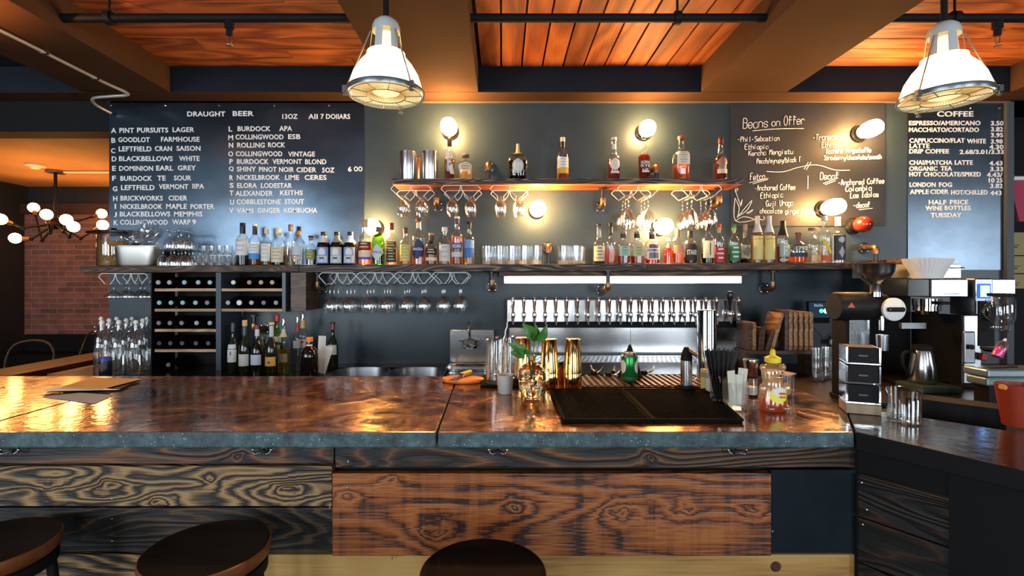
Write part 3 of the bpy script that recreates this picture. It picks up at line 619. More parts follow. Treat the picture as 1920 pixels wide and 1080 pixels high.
for s, a, b, y, h, sl in [('Beans',140,358,232,48,-.06),('on',382,458,212,38,0),('Offer',485,665,205,44,-.05),('-Phil-Sebastian',98,452,345,24,-.03),('Ethiopia',158,360,408,24,-.02),('Kercha Mengistu',188,566,462,24,-.05),('Peach/syrupy/black T',258,630,528,24,-.04),
    ('-Transcend',730,986,330,26,-.03),('Ethiopia',805,988,392,24,-.02),('Kochere Yirgacheffe',842,1222,444,24,-.03),('Strawberry/chocolate/smooth',824,1310,498,22,-.02),('Fetco',203,330,668,32,-.08),('-Anchored Coffee',240,584,756,26,-.03),('Ethiopia',290,482,820,26,-.05),('Guji Uraga',335,566,886,26,-.04),('chocolate ginger/honey/',284,772,944,23,.01),
    ('Decaf',790,950,662,34,-.02),('-Anchored Coffee',944,1334,710,26,-.04),('Colombia',1005,1228,762,26,-.04),('Los Idolos',1046,1286,816,26,-.04),('-decaf',1072,1214,900,26,-.05)]:
    scribble(s, a, b, y, h, ch, X0, Z0, sl)
mb = MB()
for pl in [[(225,253),(420,236),(655,232)],[(195,690),(355,652)],[(225,698),(350,662)],[(342,594),(480,597),(600,562),(720,540),(800,546),(920,582),(1040,584)],[(657,575),(692,515)],[(675,580),(714,516)],[(690,630),(688,740)],[(820,695),(942,648)],[(835,705),(920,672)],[(1120,916),(1232,904)],
           [(75,815),(80,1010),(250,1000)],[(75,815),(110,900),(95,985)],[(100,975),(215,838),(180,915),(100,975)],[(118,890),(135,830),(130,870),(118,890)],[(172,945),(226,915),(200,942),(172,945)],[(80,1010),(150,975),(250,1000)],[(88,760),(100,745),(92,738),(78,750),(90,790),(118,870)],[(285,995),(310,1002),(326,985),(312,975)]]:
    mb.tube(smoothpath([(PX(1360+a/4.5,D)-X0, -.0075, PZ(190+b/4.5,D)-Z0) for a, b in pl], 4), .0026, 4)
mb.build('chalk_drawing', M['chalk'], ch)
# ------------------------------------------------------------------ bottles
PROF = {  # radius fraction, height fraction of the glass
 'std':  [(0,0),(.9,0),(1,.015),(1,.56),(.97,.61),(.80,.67),(.52,.72),(.37,.76),(.33,.80),(.33,.93),(.38,.935),(.38,.97),(.33,.975),(.33,1)],
 'long': [(0,0),(.9,0),(1,.015),(1,.50),(.95,.54),(.68,.585),(.47,.62),(.43,.68),(.34,.90),(.34,.93),(.40,.935),(.40,.97),(.33,.975),(.33,1)],
 'tall': [(0,0),(.9,0),(1,.012),(1,.60),(.96,.64),(.74,.68),(.50,.71),(.44,.74),(.36,.94),(.40,.945),(.40,.975),(.33,.98),(.33,1)],
 'dome': [(0,0),(.9,0),(1,.02),(1,.52),(.97,.60),(.86,.68),(.66,.74),(.42,.78),(.33,.81),(.32,.93),(.38,.935),(.38,.98),(.32,1)],
 'wine': [(0,0),(.85,0),(1,.015),(1,.42),(.97,.50),(.80,.60),(.50,.68),(.36,.73),(.32,.78),(.31,.94),(.36,.945),(.36,.98),(.31,1)],
 'cone': [(0,0),(.85,0),(1,.02),(1,.50),(.97,.60),(.80,.74),(.55,.83),(.38,.88),(.34,.92),(.34,1)],
 'sq':   [(0,0),(.92,0),(1,.02),(1,.56),(.93,.63),(.60,.68),(.38,.72),(.36,.76),(.36,.93),(.42,.935),(.42,.98),(.34,1)],
 'apoth':[(0,0),(.93,0),(1,.02),(1,.62),(.93,.70),(.55,.745),(.36,.77),(.34,.82),(.34,.94),(.46,.945),(.46,.99),(.34,1)],
 'flat': [(0,0),(.62,0),(.70,.03),(.86,.18),(1,.42),(1,.56),(.90,.66),(.62,.73),(.28,.78),(.17,.83),(.16,1)],
 'squat':[(0,0),(.9,0),(1,.03),(1,.42),(.92,.55),(.60,.66),(.26,.72),(.21,.78),(.21,.96),(.21,1)],
}
def prof_r(pr, z):
    for (r0, z0), (r1, z1) in zip(pr, pr[1:]):
        if z0 <= z <= z1 and z1 > z0: return r0 + (r1-r0)*(z-z0)/(z1-z0)
    return pr[-1][0]
def patch(R, z0, z1, half, sq=2.0, ys=1.0, nseg=12, shape='rect', off=1.012):
    """a paper label wrapped on the front of a bottle"""
    mb = MB(); rows = 7; vs = []; fs = []
    for j in range(rows):
        v = j/(rows-1); z = z0 + (z1-z0)*v; u = 2*v-1
        hw = half*{'rect':1, 'oval':max(.06, math.sqrt(max(0,1-u*u*.98))), 'diamond':max(.04, 1-abs(u)), 'arch':1 if v < .6 else max(.1, math.sqrt(max(0,1-((v-.6)/.42)**2)))}[shape]
        for i in range(nseg+1):
            a = -pi/2 + hw*(2*i/nseg-1); ca, sa = cos(a), sin(a)
            q = off if sq == 2 else off*(abs(ca)**sq+abs(sa)**sq)**(-1/sq)
            r = R(z) if callable(R) else R
            vs.append((r*q*ca, r*q*sa*ys, z))
    for j in range(rows-1):
        for i in range(nseg): fs.append((j*(nseg+1)+i, j*(nseg+1)+i+1, (j+1)*(nseg+1)+i+1, (j+1)*(nseg+1)+i))
    return mb.add(vs, fs, 0, True)
def slant_patch(r, z0, z1, w0, nseg=10):
    mb = MB(); vs = []; fs = []
    for i in range(nseg+1):
        t = i/nseg; z = z1+(z0-z1)*t; a0 = -pi/2 - 1.0 + 1.25*t; a1 = a0 + w0
        for k in range(7):
            a = a0+(a1-a0)*k/6; vs.append((r*1.012*cos(a), r*1.012*sin(a), z))
    for i in range(nseg):
        for k in range(6): fs.append((i*7+k+7, i*7+k+8, i*7+k+1, i*7+k))
    return mb.add(vs, fs, 0, True)
WH, CR, PALE = (.75,.75,.73), (.72,.66,.48), (.60,.66,.66)
NAVY, BLK, MAR, GLD = (.02,.03,.10), (.012,.012,.012), (.16,.025,.02), (.72,.52,.2)
def bottle(px, ytop, wpx, kind, glass, liq, liqtop, caps, labels, label, Y=3.22, zb=None, group='spirits on the long shelf', name='liquor_bottle', cat='bottle'):
    """caps: list of (y pixel of its lower edge, colour, widen); labels: (y0, y1, colour, half angle, shape, text, text colour)"""
    X = PX(px, Y); zb = lz(X) + .0012 if zb is None else zb
    R = wpx/2*Y/F; H = PZ(ytop, Y) - zb
    t = thing(name, label, cat, (X, Y, zb), group=group)
    sq = 5.0 if kind in ('sq', 'apoth') else 2.0; ys = {'flat':.55, 'squat':.7}.get(kind, 1.0)
    pr = PROF[kind]
    captop = .014 if caps else 0
    hg = H - (.004 if caps else 0)
    seg = 32 if sq != 2 else 26
    MB().lathe([(r*R, z*hg) for r, z in pr], seg, sq=sq, ys=ys).build('glass_body', M[glass], t)
    fz = lambda y: PZ(y, Y) - zb
    if liq:
        zl = max(.02, min(fz(liqtop), hg*.94)); pts = [(0,.006),(.86*R,.006)]
        for r, z in pr[2:]:
            if .01 < z*hg < zl: pts.append((r*R*.93, z*hg))
        pts += [(prof_r(pr, zl/hg)*R*.93, zl), (0, zl)]
        MB().lathe(pts, seg, sq=sq, ys=ys).build('drink', LIQ[liq] if liq in LIQ else M[liq], t)
    z1 = H
    rn = prof_r(pr, .97)*R
    for i, (yl, col, wd) in enumerate(caps):
        z0 = fz(yl); r = max(rn, prof_r(pr, min(.97, z0/hg))*R*.98)*wd if i else rn*wd
        ra = rn*wd; rb = max(ra, prof_r(pr, max(0, min(1, z0/hg)))*R*1.04)
        mm = M[col] if isinstance(col, str) else C(*col, .35)
        top = [(0, z1)] if i == 0 else []
        prf = [(0,z0),(rb, z0),(ra, z0+(z1-z0)*.6),(ra, z1-(.0015 if i == 0 else 0)),(ra*.93 if i == 0 else ra, z1),(0, z1)]
        MB().lathe(prf, 18, ys=1).build('cap' if i == 0 else 'neck_band', mm, t)
        z1 = z0 - .0003
    Rf = lambda z: prof_r(pr, max(0, min(1, z/hg)))*R
    for lb in labels:
        y0, y1, col, half = lb[:4]; shp = lb[4] if len(lb) > 4 else 'rect'
        za, zb_ = fz(y1), fz(y0)
        if shp == 'slant':
            o = slant_patch(R, za, zb_, half).build('label', C(*col, .55), t)
        else:
            o = patch(Rf, za, zb_, half, sq, ys, shape=shp).build('label', C(*col, .55), t)
        if len(lb) > 5:
            txt, tc = lb[5], lb[6]; mb = MB()
            if txt[0] == '~':
                n_ = int(txt[1:])
                for k in range(n_):
                    zz = zb_ - (zb_-za)*(k+.75)/(n_+.6)
                    mb.mb(patch(Rf, zz, zz+(zb_-za)*.30/n_, half*(.62 if k%2 else .42), sq, ys, nseg=6, off=1.018))
                mb.build('print', C(*tc, .5), o); continue
            ang = lb[7] if len(lb) > 7 else 0
            hh = lb[8] if len(lb) > 8 else .35
            zc = (za+zb_)/2
            rows = txt.split('|')
            for k, tx in enumerate(rows):
                zz = zc + ((len(rows)-1)/2-k)*(zb_-za)*hh*1.25
                rr = Rf(zz)*1.02
                if sq != 2 or ys != 1:
                    wtx = 2*rr*sin(min(half,1.2))*.8
                    put_text(mb, tx, -wtx/2, wtx/2, zz, (zb_-za)*hh, -rr*ys*1.01, .0006)
                else: wrap_text(mb, tx, rr, zz, (zb_-za)*hh, 2*rr*sin(min(half,1.1))*.9*(lb[9] if len(lb) > 9 else 1), ang=ang)
            mb.build('lettering', C(*tc, .5), t if shp == 'slant' else o)
    return t
B = bottle
sp = 'spirits on the long shelf'
W1 = 1.15
B(455,418,24,'std','glass','dark',478,[(438,BLK,1.05)],[(447,479,WH,W1,'rect','~3',(.5,.5,.55))],'tall whisky bottle with plain white label and long black neck, first on the shelf')
B(478,420,21,'std','glass','amber',486,[(424,WH,1.1),(440,BLK,1.0)],[(457,475,WH,W1,'rect','~3',(.45,.5,.6)),(475.5,486,(.06,.28,.70),W1)],'bottle with a white label over a bright blue band')
B(499.5,428,19,'std','glass','yellow',484,[(438,CR,1.1)],[(457,490,WH,W1,'rect','~4',(.55,.55,.52))],'bottle with a cork-coloured cap and plain white label left of the cream-labelled one')
B(522,429,25,'dome','glass','dark',480,[(440,CR,1.1)],[(463,492,CR,W1,'rect','~4',(.45,.4,.25))],'round-shouldered bottle with a cream label and pale cork')
B(545,421,20,'tall','glass','clear',470,[(433,(.25,.13,.08),1.05)],[],'tall clear bottle standing behind the round clear one', Y=3.30)
B(560,433,25,'dome','glass','clear',465,[(441,(.30,.16,.07),1.15)],[(462,479,(.55,.60,.66),.8),(481,488,(.62,.42,.40),.5,'oval')],'round clear bottle with a pale label and brown cork')
B(583,442,20,'std','glass','red',468,[(446,BLK,1.15),(451,(.3,.16,.08),1.0)],[(468,487,(.22,.25,.07),W1,'rect','~3',(.45,.45,.2))],'short bottle with an olive green label')
for px, lab, c2 in [(607,'first of the three domed black bottles, white and blue label',(.20,.34,.72)),(632,'middle domed black bottle with a striped neck and silvery label',(.42,.47,.52)),(657,'third domed black bottle, beside the maroon-labelled one',(.22,.36,.75))]:
    B(px,435,25,'dome','darkglass',None,0,[(442,BLK,1.1),(455,WH if px != 632 else (.3,.3,.3),1.05)],[(464,494,c2,1.0),(466,478,WH,.5,'arch'),(480,492,PALE,.8),(483,486,BLK,.35)],lab)
B(685,412,25,'tall','glass','amber',455,[(427,(.55,.36,.16),1.05)],[(454,470,MAR,W1,'rect','~2',GLD),(471.5,482,CR,W1),(482.3,487,(.05,.10,.45),W1)],'amber bottle with maroon, cream and blue label bands in front of the lit bulb', Y=3.165)
B(709,425,24,'cone','greenglass','dark',468,[(435,(.08,.08,.09),1.1)],[(458,489,(.52,.64,.68),1.25,'diamond','DEVERON',(.1,.15,.2),0,.13)],'green bottle with a pale blue diamond label', Y=3.165)
B(734,418,21,'tall','glass','gold',470,[(431,MAR,1.05)],[(453,465,(.10,.07,.03),W1,'rect','~2',GLD),(467,492,(.04,.035,.025),W1,'rect','~4',(.5,.4,.2))],'slim bottle with a gold and black label and maroon cap')
B(760,427,20,'std','glass','amber',462,[(432,MAR,1.15),(438,MAR,1.05)],[(459,490,(.68,.58,.20),W1,'rect','~5',(.45,.36,.1))],'bottle with a large yellow label')
B(785,410,24,'tall','glass','amber',466,[(415,MAR,1.2)],[(418,428,CR,.9),(449,486,NAVY,1.2,'oval','BRACELA',WH,0,.13)],'tall bottle with a navy oval label')
B(809,437,23,'dome','glass','amber',468,[(441,(.55,.26,.12),1.25),(450,BLK,1.1)],[(452,458,BLK,.6,'oval'),(466,478,(.02,.02,.015),W1,'rect','~2',(.6,.5,.35)),(483,489,CR,W1)],'short stout bottle with a black label and copper cap')
B(834,426,22,'std','glass','pale',458,[(434,(.72,.70,.64),1.3)],[(459,490,(.62,.62,.58),W1,'rect','~3',(.45,.42,.42))],'bottle with a large grey-white label and silver stopper')
B(857,406,22,'tall','glass','amber',444,[(410,CR,1.2),(421,NAVY,1.05)],[(456,468,(.05,.13,.32),W1,'rect','OCARI',WH,0,.5),(473,482,(.55,.62,.64),W1)],'tall amber bottle with a blue label and black capsule')
B(880,416,20,'tall','glass','pale',470,[(429,BLK,1.05)],[(451,466,(.16,.32,.66),W1),(467,483,(.05,.16,.52),W1)],'slim bottle with a bright blue label, last before the tumblers')
B(1123,420,22,'long','glass','dark',488,[(424,BLK,1.05)],[(462,490,(.68,.62,.44),W1,'rect','~4',(.22,.18,.1))],'square-shouldered long-necked bottle with a cream label, first right of the tumblers')
B(1145,418,18,'long','glass','rose',470,[(441,BLK,1.05)],[(455,478,WH,.45,'diamond'),(468,490,(.60,.40,.38),.5)],'slim rose-coloured bottle with a long black neck')
B(1169,434,23,'sq','glass','red',480,[(438,(.2,.2,.2),1.2),(446,BLK,1.15)],[(462,480,(.34,.50,.40),.75,'rect','~3',(.15,.28,.2))],'square bottle with a mint green label')
B(1195,434,24,'sq','glass','red',480,[(438,(.2,.2,.2),1.2),(446,BLK,1.15)],[(462,481,(.44,.48,.24),.75,'rect','~3',(.25,.27,.12))],'square bottle with an olive green label')
B(1223,435,27,'dome','glass','red',485,[(440,(.25,.22,.24),1.2),(448,BLK,1.1)],[(457,487,(.70,.70,.76),1.05,'arch'),(459,466,(.13,.08,.14),.7),(474,485,(.07,.07,.11),.75),(468,472,(.05,.05,.10),1.0)],'squat bottle with a purple and white crest label')
B(1253,447,18,'std','glass','rose',460,[(452,CR,1.3)],[],'small rose-coloured bottle half behind the salmon-labelled one', Y=3.27)
B(1270,429,21,'dome','glass','amber',470,[(436,(.45,.16,.08),1.15),(444,(.40,.14,.07),1.1)],[(460,475,(.70,.34,.20),1.0)],'bottle with a salmon pink label and copper cap')
B(1294,433,24,'dome','glass','dark',482,[(446,BLK,1.1)],[(458,489,(.015,.015,.015),1.1,'rect','STAND',WH,0,.3)],'dark bottle with a black label in white letters')
B(1327,421,24,'dome','glass','dark',476,[(432,BLK,1.1)],[(452,484,(.74,.68,.48),1.1),(457,479,(.03,.03,.03),.07)],'bottle with a cream label and black brush mark')
B(1348,420,20,'std','glass','dark',460,[(427,(.62,.03,.02),1.05),(432,(.70,.42,.05),1.1)],[(463,492,(.55,.03,.04),1.2,'rect','~3',WH)],'bottle with a red label and red cap')
B(1376,421,20,'std','glass','dark',476,[(427,(.03,.28,.05),1.05),(432,(.45,.55,.08),1.1)],[(460,490,(.03,.24,.09),1.2,'rect','~3',WH)],'bottle with a green label and green cap')
B(1397,421,19,'long','glass','dark',486,[(432,(.45,.34,.22),1.1),(442,(.30,.17,.10),1.05)],[(460,484,(.46,.38,.26),1.2),(462,482,(.15,.12,.06),.8,'oval')],'bottle with a beige label and round dark seal')
for px, lab in [(1420,'first of two tall yellow-labelled bottles with silver necks, pink cap'),(1442,'second of two tall yellow-labelled bottles with silver necks, beside the black-capsuled one')]:
    B(px,405,20,'tall','glass','pale',440,[(409,(.70,.40,.38) if px == 1420 else (.6,.6,.6),1.05),(436,(.62,.62,.62),1.0)],[(443,487,(.72,.62,.22),1.2),(447,450,(.5,.36,.1),1.0)],lab)
B(1468,414,21,'tall','glass','red',462,[(441,(.02,.025,.025),1.05)],[(459,482,(.30,.45,.42),1.0,'rect','B',(.8,.85,.8),0,.8,.5),(485,490,(.5,.55,.5),1.0)],'bottle with a long black capsule and pale green label lettered B')
B(1497,436,33,'squat','glass','amber',478,[(440,(.14,.04,.03),1.6),(450,(.16,.03,.03),1.1)],[(462,470,(.10,.14,.10),1.0,'rect','1792',WH,0,.9),(474,482,(.02,.03,.06),1.4)],'squat wide decanter bottle with white figures over a dark band', Y=3.165)
B(1524,427,25,'dome','glass','clear',470,[(432,(.13,.05,.04),1.6)],[(479,490,CR,.7)],'clear round bottle with a dark red stopper and small cream label', Y=3.30)
B(1546,405,23,'tall','glass','clear',460,[(414,(.6,.6,.58),1.05)],[(449,476,(.80,.56,.04),.55,'slant'),(479,489,(.62,.10,.02),1.1)],'tall clear bottle with a slanting yellow label over red')
B(1571,407,24,'tall','glass','clear',440,[(424,(.66,.68,.70),1.0)],[(442,488,(.035,.04,.045),1.15),(444,456,(.5,.52,.54),.5,'oval'),(462,484,(.42,.46,.50),.5,'diamond')],'clear bottle with a dark grey label, last at the right end of the row')
# short shelf
up = dict(Y=3.24, zb=ZU+.0012, group='bottles on the short shelf')
B(843,258,21,'std','glass','red',300,[(274,BLK,1.05)],[(282,328,(.74,.70,.60),.85,'slant','LOT 40',(.05,.05,.05),-1.0,.22,.95)],'dark red bottle with a slanted cream label beside the steel tins', **up)
B(873,290,26,'apoth','glass','pale',318,[(295,(.12,.07,.04),1.1)],[(307,323,(.62,.56,.46),.9,'oval','~3',(.3,.24,.18))],'small square apothecary bottle with a lacy white label', **up)
B(971,270,37,'flat','glass','dark',302,[(283,(.70,.52,.30),1.0),(291,GLD,1.35)],[(299,327,(.42,.52,.46),.62,'oval'),(301,325,(.70,.72,.68),.48,'oval')],'squat round whisky bottle with an oval pale green label', **up)
B(1055,258,22,'std','glass','amber',318,[(266,CR,1.15),(277,BLK,1.0)],[(297,316,WH,1.2,'rect','~3',(.4,.46,.6)),(316.5,327,(.65,.42,.03),1.2)],'bottle with a white label over a yellow band', **up)
B(1151,258,24,'long','glass','red',300,[(263,(.66,.62,.55),1.1)],[(271,281,WH,1.0),(299,320,(.70,.68,.62),.85,'oval'),(323,327,(.65,.63,.58),.7)],'dark red bottle with a round white seal label', **up)
B(1208,254,23,'long','glass','red',292,[],[(301,318,(.09,.02,.012),1.1,'rect','SAZERAC|RYE',(.85,.8,.7),0,.30),(322,325,(.7,.65,.6),.6)],'long-necked dark red bottle with white lettering and no cap', **up)
B(1277,256,28,'sq','glass','amber',311,[(262,(.35,.06,.04),1.1)],[(286,311,(.72,.69,.55),.74,'rect','~5',(.35,.32,.22))],'broad square bottle with a big white label over amber whisky', **up)
B(1351,258,23,'long','glass','red',296,[(270,(.12,.02,.02),1.1)],[(294,318,(.30,.16,.13),1.1,'diamond'),(319,327,(.62,.55,.42),.9)],'bottle with a diamond-shaped label near the right end of the short shelf', **up)
# liquor bottles on the back counter
ck = dict(zb=ZK+.0012, group='liquor bottles on the back counter')
B(437,605,19,'wine','oliveglass',None,0,[(622,(.05,.07,.06),1.05)],[(645,678,(.62,.66,.68),1.1),(657,666,(.15,.13,.12),.15,'oval')],'dark bottle with a tall white label drawn with a leaf, first on the back counter', Y=2.98, **ck)
B(459,600,21,'wine','oliveglass',None,0,[(611,(.60,.40,.20),1.2),(628,(.06,.08,.08),1.0)],[(663,685,(.56,.60,.58),1.1)],'dark wine bottle re-stopped with a cork, white label', Y=2.93, **ck)
B(482,609,22,'wine','darkglass',None,0,[(617,(.16,.03,.05),1.05),(630,(.55,.58,.62),1.0)],[(664,683,(.55,.62,.72),1.1)],'dark wine bottle with a maroon capsule and pale blue label', Y=2.94, **ck)
B(509,604,22,'wine','oliveglass',None,0,[(609,(.62,.52,.25),1.25),(631,(.45,.55,.58),1.0)],[(668,685,(.62,.36,.06),1.1),(675,681,(.25,.07,.02),.4,'diamond')],'dark wine bottle with an orange patterned label', Y=2.92, **ck)
B(494,631,20,'dome','oliveglass',None,0,[(636,(.3,.25,.1),1.1)],[(640,650,(.18,.16,.07),1.0)],'short dark bottle half hidden behind the wine bottles', Y=3.14, **ck)
B(520,590,20,'std','greenglass','dark',640,[(602,(.60,.03,.03),1.15)],[(630,640,(.62,.56,.40),1.1),(646,680,(.45,.42,.24),.9)],'green bottle with a bright red cap', Y=3.10, **ck)
B(532,597,22,'std','glass','yellow',655,[(610,'chrome',.6)],[(617,631,(.72,.66,.48),1.2),(662,678,(.26,.25,.14),1.0)],'clear bottle with a steel pourer and cream neck label', Y=3.02, **ck)
B(558,594,16,'tall','glass','clear',640,[(606,'chrome',.6),(622,(.38,.05,.06),1.0)],[(638,652,(.5,.52,.55),1.0)],'slim clear bottle with a steel pourer and red collar', Y=3.12, **ck)
B(568,587,22,'std','glass','clear',640,[(600,'chrome',.6),(615,(.62,.42,.12),1.1)],[(635,650,(.66,.56,.54),1.1,'rect','~1',(.55,.05,.05))],'tall clear bottle with a steel pourer and gold neck band', Y=3.22, **ck)
B(580,632,32,'dome','darkglass',None,0,[(640,(.78,.22,.03),1.1),(648,(.7,.68,.64),.8)],[],'wide round black bottle with an orange cap', Y=2.86, **ck)
B(624,604,19,'wine','oliveglass',None,0,[(608,BLK,1.2),(618,(.22,.03,.05),1.15)],[(646,664,(.56,.58,.58),1.1)],'dark bottle with a maroon neck standing beside the sink', Y=3.14, **ck)
# glass of folded papers
g = thing('paper_holder_glass', 'drinking glass stuffed with folded menus beside the round black bottle', 'glass', (PX(601,2.97), 2.97, ZK+.001))
MB().lathe([(0,.006),(.03,.006),(.036,.10),(.038,.10),(.032,0),(0,0)], 24).build('tumbler', M['glass'], g)
for px, y0, w_, h_, tilt, lab in [(605,2.965,.045,.22,.05,'long white folded menu in the glass on the back counter'),(613,2.95,.05,.165,.30,'printed folded menu leaning right in the glass'),(592,2.955,.04,.14,-.22,'short white folded menu leaning left in the glass')]:
    o = MB().box(-w_/2, w_/2, -.0008, .0008, 0, h_).build('folded_menu', M['paper'], None, (PX(601,2.97)+(.008 if tilt>.1 else -.008 if tilt<0 else 0), y0+.005, ZK+.012), (0, tilt, 0))
    tag(o, lab, 'menu', 'folded menus in the glass')
# ------------------------------------------------------------------ swing-top bottles and the can at the left end
def swing_bottle():
    t = thing('swing_top_bottle', 'clear swing-top water bottle in the cluster at the left end of the back counter', 'bottle', group='swing-top water bottles')
    MB().lathe([(0,0),(.038,0),(.042,.005),(.042,.17),(.038,.20),(.018,.245),(.014,.26),(.0135,.292),(.017,.294),(.017,.302),(.012,.304)], 20).build('glass_body', M['gobletglass'], t)
    MB().lathe([(0,.303),(.013,.304),(.014,.312),(.009,.322),(0,.324)], 14).build('stopper', M['white'], t)
    MB().tube([(.017,0,.298),(.03,-.004,.285),(.036,-.006,.262)], .0016, 6).ball((.038,-.006,.258), .009, 8).tube([(-.017,0,.298),(-.019,0,.28),(0,-.018,.276),(.019,0,.28),(.017,0,.298)], .0014, 6).build('wire_bail', M['chrome'], t)
    return t
sb = swing_bottle(); ch_ = kids(sb); first = True
for px, Y in [(191,3.00),(223,3.01),(255,3.00),(205,3.14),(237,3.145),(268,3.14),(190,3.285),(219,3.28),(248,3.285),(276,3.28)]:
    loc = (PX(px,Y), Y, ZK+.001)
    if first: sb.location = loc; sb.rotation_euler = (0,0,-pi/2); first = False
    else: dup(sb, loc, rz=-pi/2+random.uniform(-.4,.4), ch=ch_)
c = thing('drink_can', 'blue drink can in front of the swing-top bottles', 'can', (PX(198,2.90), 2.90, ZK+.001))
MB().lathe([(0,0),(.026,0),(.032,.007),(.032,.105),(.026,.117),(.026,.119),(0,.117)], 22).build('body', C(.012,.022,.055,.3), c)
patch(.032, .035, .085, .9, shape='oval').build('label', C(.10,.085,.06), c)
MB().lathe([(.0322,.095),(.0322,.108),(.026,.118)], 22).build('rim_band', C(.03,.08,.42,.3), c)
# ------------------------------------------------------------------ left end of the long shelf
X = PX(203,3.22)
j = thing('storage_jar', 'big glass jar of popcorn kernels under a wide black lid at the shelf end', 'jar', (X, 3.265, lz(X)+.001))
MB().lathe([(0,.003),(.084,.003),(.088,.012),(.088,.20),(.083,.215),(.085,.215),(.090,.20),(.090,.01),(.085,0),(0,0)], 36).build('jar', M['cutglass'], j)
MB().lathe([(0,.006),(.081,.006),(.084,.015),(.084,.165),(0,.168)], 30).build('kernels', P('popcorn_kernels', (.42,.22,.05), .5, noise=.8, nscale=160, bump=.6), j)
MB().lathe([(0,.2155),(.165,.2165),(.172,.222),(.172,.229),(.15,.236),(.03,.242),(0,.243)], 36, ys=.5).lathe([(0,.24),(.012,.24),(.018,.252),(0,.256)], 14).build('lid', M['blackgloss'], j)
X = PX(261,3.17)
p = thing('steel_pan', 'steel food pan with rounded corners on the long shelf', 'pan', (X, 3.165, lz(X)+.001))
MB().lathe([(0,0),(.100,0),(.112,.01),(.124,.118),(.132,.120),(.132,.126),(.120,.124),(.108,.012),(0,.006)], 44, sq=7, ys=.38).build('pan', P('matt_steel', (.62,.62,.58), .42, 1), p)
wv = thing('plastic_wrap', 'crumpled clear plastic bag heaped on the steel pan', 'plastic bag', (X+.03, 3.165, lz(X)+.128))
bm = bmesh.new(); bmesh.ops.create_icosphere(bm, subdivisions=4, radius=1)
random.seed(5)
from mathutils import noise as mnoise
for v in bm.verts:
    d = 1 + .55*mnoise.noise(v.co*2.1) + .22*mnoise.noise(v.co*6)
    v.co = Vector((v.co.x*.095*d + (.03*max(0,v.co.z)), v.co.y*.05*d, max(0, v.co.z*.6+.45)*.115*d))
me = bpy.data.meshes.new('bag'); bm.to_mesh(me); bm.free(); me.materials.append(thin_glass('crinkled_plastic', (.93,.94,.95), .6, .12, base=.18, dirt=.08))
ob = bpy.data.objects.new('bag', me); COL.objects.link(ob); ob.parent = wv
# ------------------------------------------------------------------ stemware and tumblers
def place(proto, spots, label, group):
    ch = kids(proto); proto['label'] = label; proto['group'] = group
    for i, loc in enumerate(spots):
        if i == 0 and not proto.get('used'): proto.location = loc; proto['used'] = 1
        else: dup(proto, loc, label, group=group, ch=ch)
    return proto
def clean(o):
    if 'used' in o: del o['used']
def goblet(kind, name, cat='glass', down=True):
    """hanging or upside-down stemware: foot on top, bowl below; z=0 is the foot's top side when hanging"""
    t = thing(name, 'glass', cat)
    if kind == 'wine':  ft, st, bowl = .034, .085, [(.0,.0),(.018,.006),(.034,.030),(.039,.055),(.038,.075),(.032,.105)]
    elif kind == 'snifter': ft, st, bowl = .030, .018, [(.0,.0),(.016,.005),(.034,.028),(.039,.052),(.036,.080),(.030,.102)]
    elif kind == 'bigwine': ft, st, bowl = .036, .085, [(.0,.0),(.016,.006),(.032,.035),(.040,.070),(.039,.090),(.034,.118)]
    elif kind == 'coupe': ft, st, bowl = .030, .045, [(.0,.0),(.02,.004),(.042,.020),(.048,.036),(.047,.046)]
    else: ft, st, bowl = .032, .045, [(.0,.0),(.015,.004),(.030,.022),(.034,.045),(.033,.066)]
    H = st + bowl[-1][1]; s = -1
    pr = [(0,0),(ft,-.0015),(ft,-.003),(.010,-.008),(.0045,-.016),(.0042,-st+.006),(.007,-st)]
    pr += [(r, -st-z) for r, z in bowl[1:]]
    m = MB().lathe(pr, 18)
    if not down: m.v = [(x,y,z+H) for x,y,z in m.v]; return t, m.build('bowl_and_stem', M['gobletglass'], t), H
    m.build('bowl_and_stem', M['gobletglass'], t)
    return t
def wire_rack(name, x0, x1, nch, y0, y1, ztop, drop, label, group, mat='white', r=.0026):
    """bent white wire under a shelf: nch channels, each between lips that hold the glass feet"""
    t = thing(name, label, 'glass rack', ((x0+x1)/2, (y0+y1)/2, ztop), group=group)
    xc, yc = (x0+x1)/2, (y0+y1)/2; wch = (x1-x0)/nch
    for y in (y0, y1):
        m = MB()
        for k in range(nch):
            a = x0+wch*k-xc; b = a+wch; g = wch*.17; c = (a+b)/2
            # left lip up to the shelf and right lip, with shared peaks between channels
            l0 = a-wch*.02 if k == 0 else a+wch*.0
            m.tube(smoothpath([(c-g, y-yc, -drop),(c-g-wch*.22, y-yc, -drop*.62),(a+.004, y-yc, -drop*.25) if k else (a-.006, y-yc, -drop*.35),(a+(.004 if k else .012), y-yc, -.004)], 5), r, 6)
            m.tube(smoothpath([(c+g, y-yc, -drop),(c+g+wch*.22, y-yc, -drop*.62),(b-.004, y-yc, -drop*.25) if k < nch-1 else (b+.006, y-yc, -drop*.35),(b-(.004 if k < nch-1 else .012), y-yc, -.004)], 5), r, 6)
        m.tube([(x0-xc+.012, y-yc, -.004),(x1-xc-.012, y-yc, -.004)], r, 6)
        m.build('wire_hoop', M[mat], t)
    for k in range(nch):
        c = x0+wch*(k+.5)-xc; g = wch*.17
        for s in (-1, 1): MB().tube([(c+s*g, y0-yc, -drop),(c+s*g, y1-yc, -drop)], r, 6).build('runner', M[mat], t)
    return [x0+wch*(k+.5) for k in range(nch)], t
sn = goblet('snifter', 'hanging_snifter')
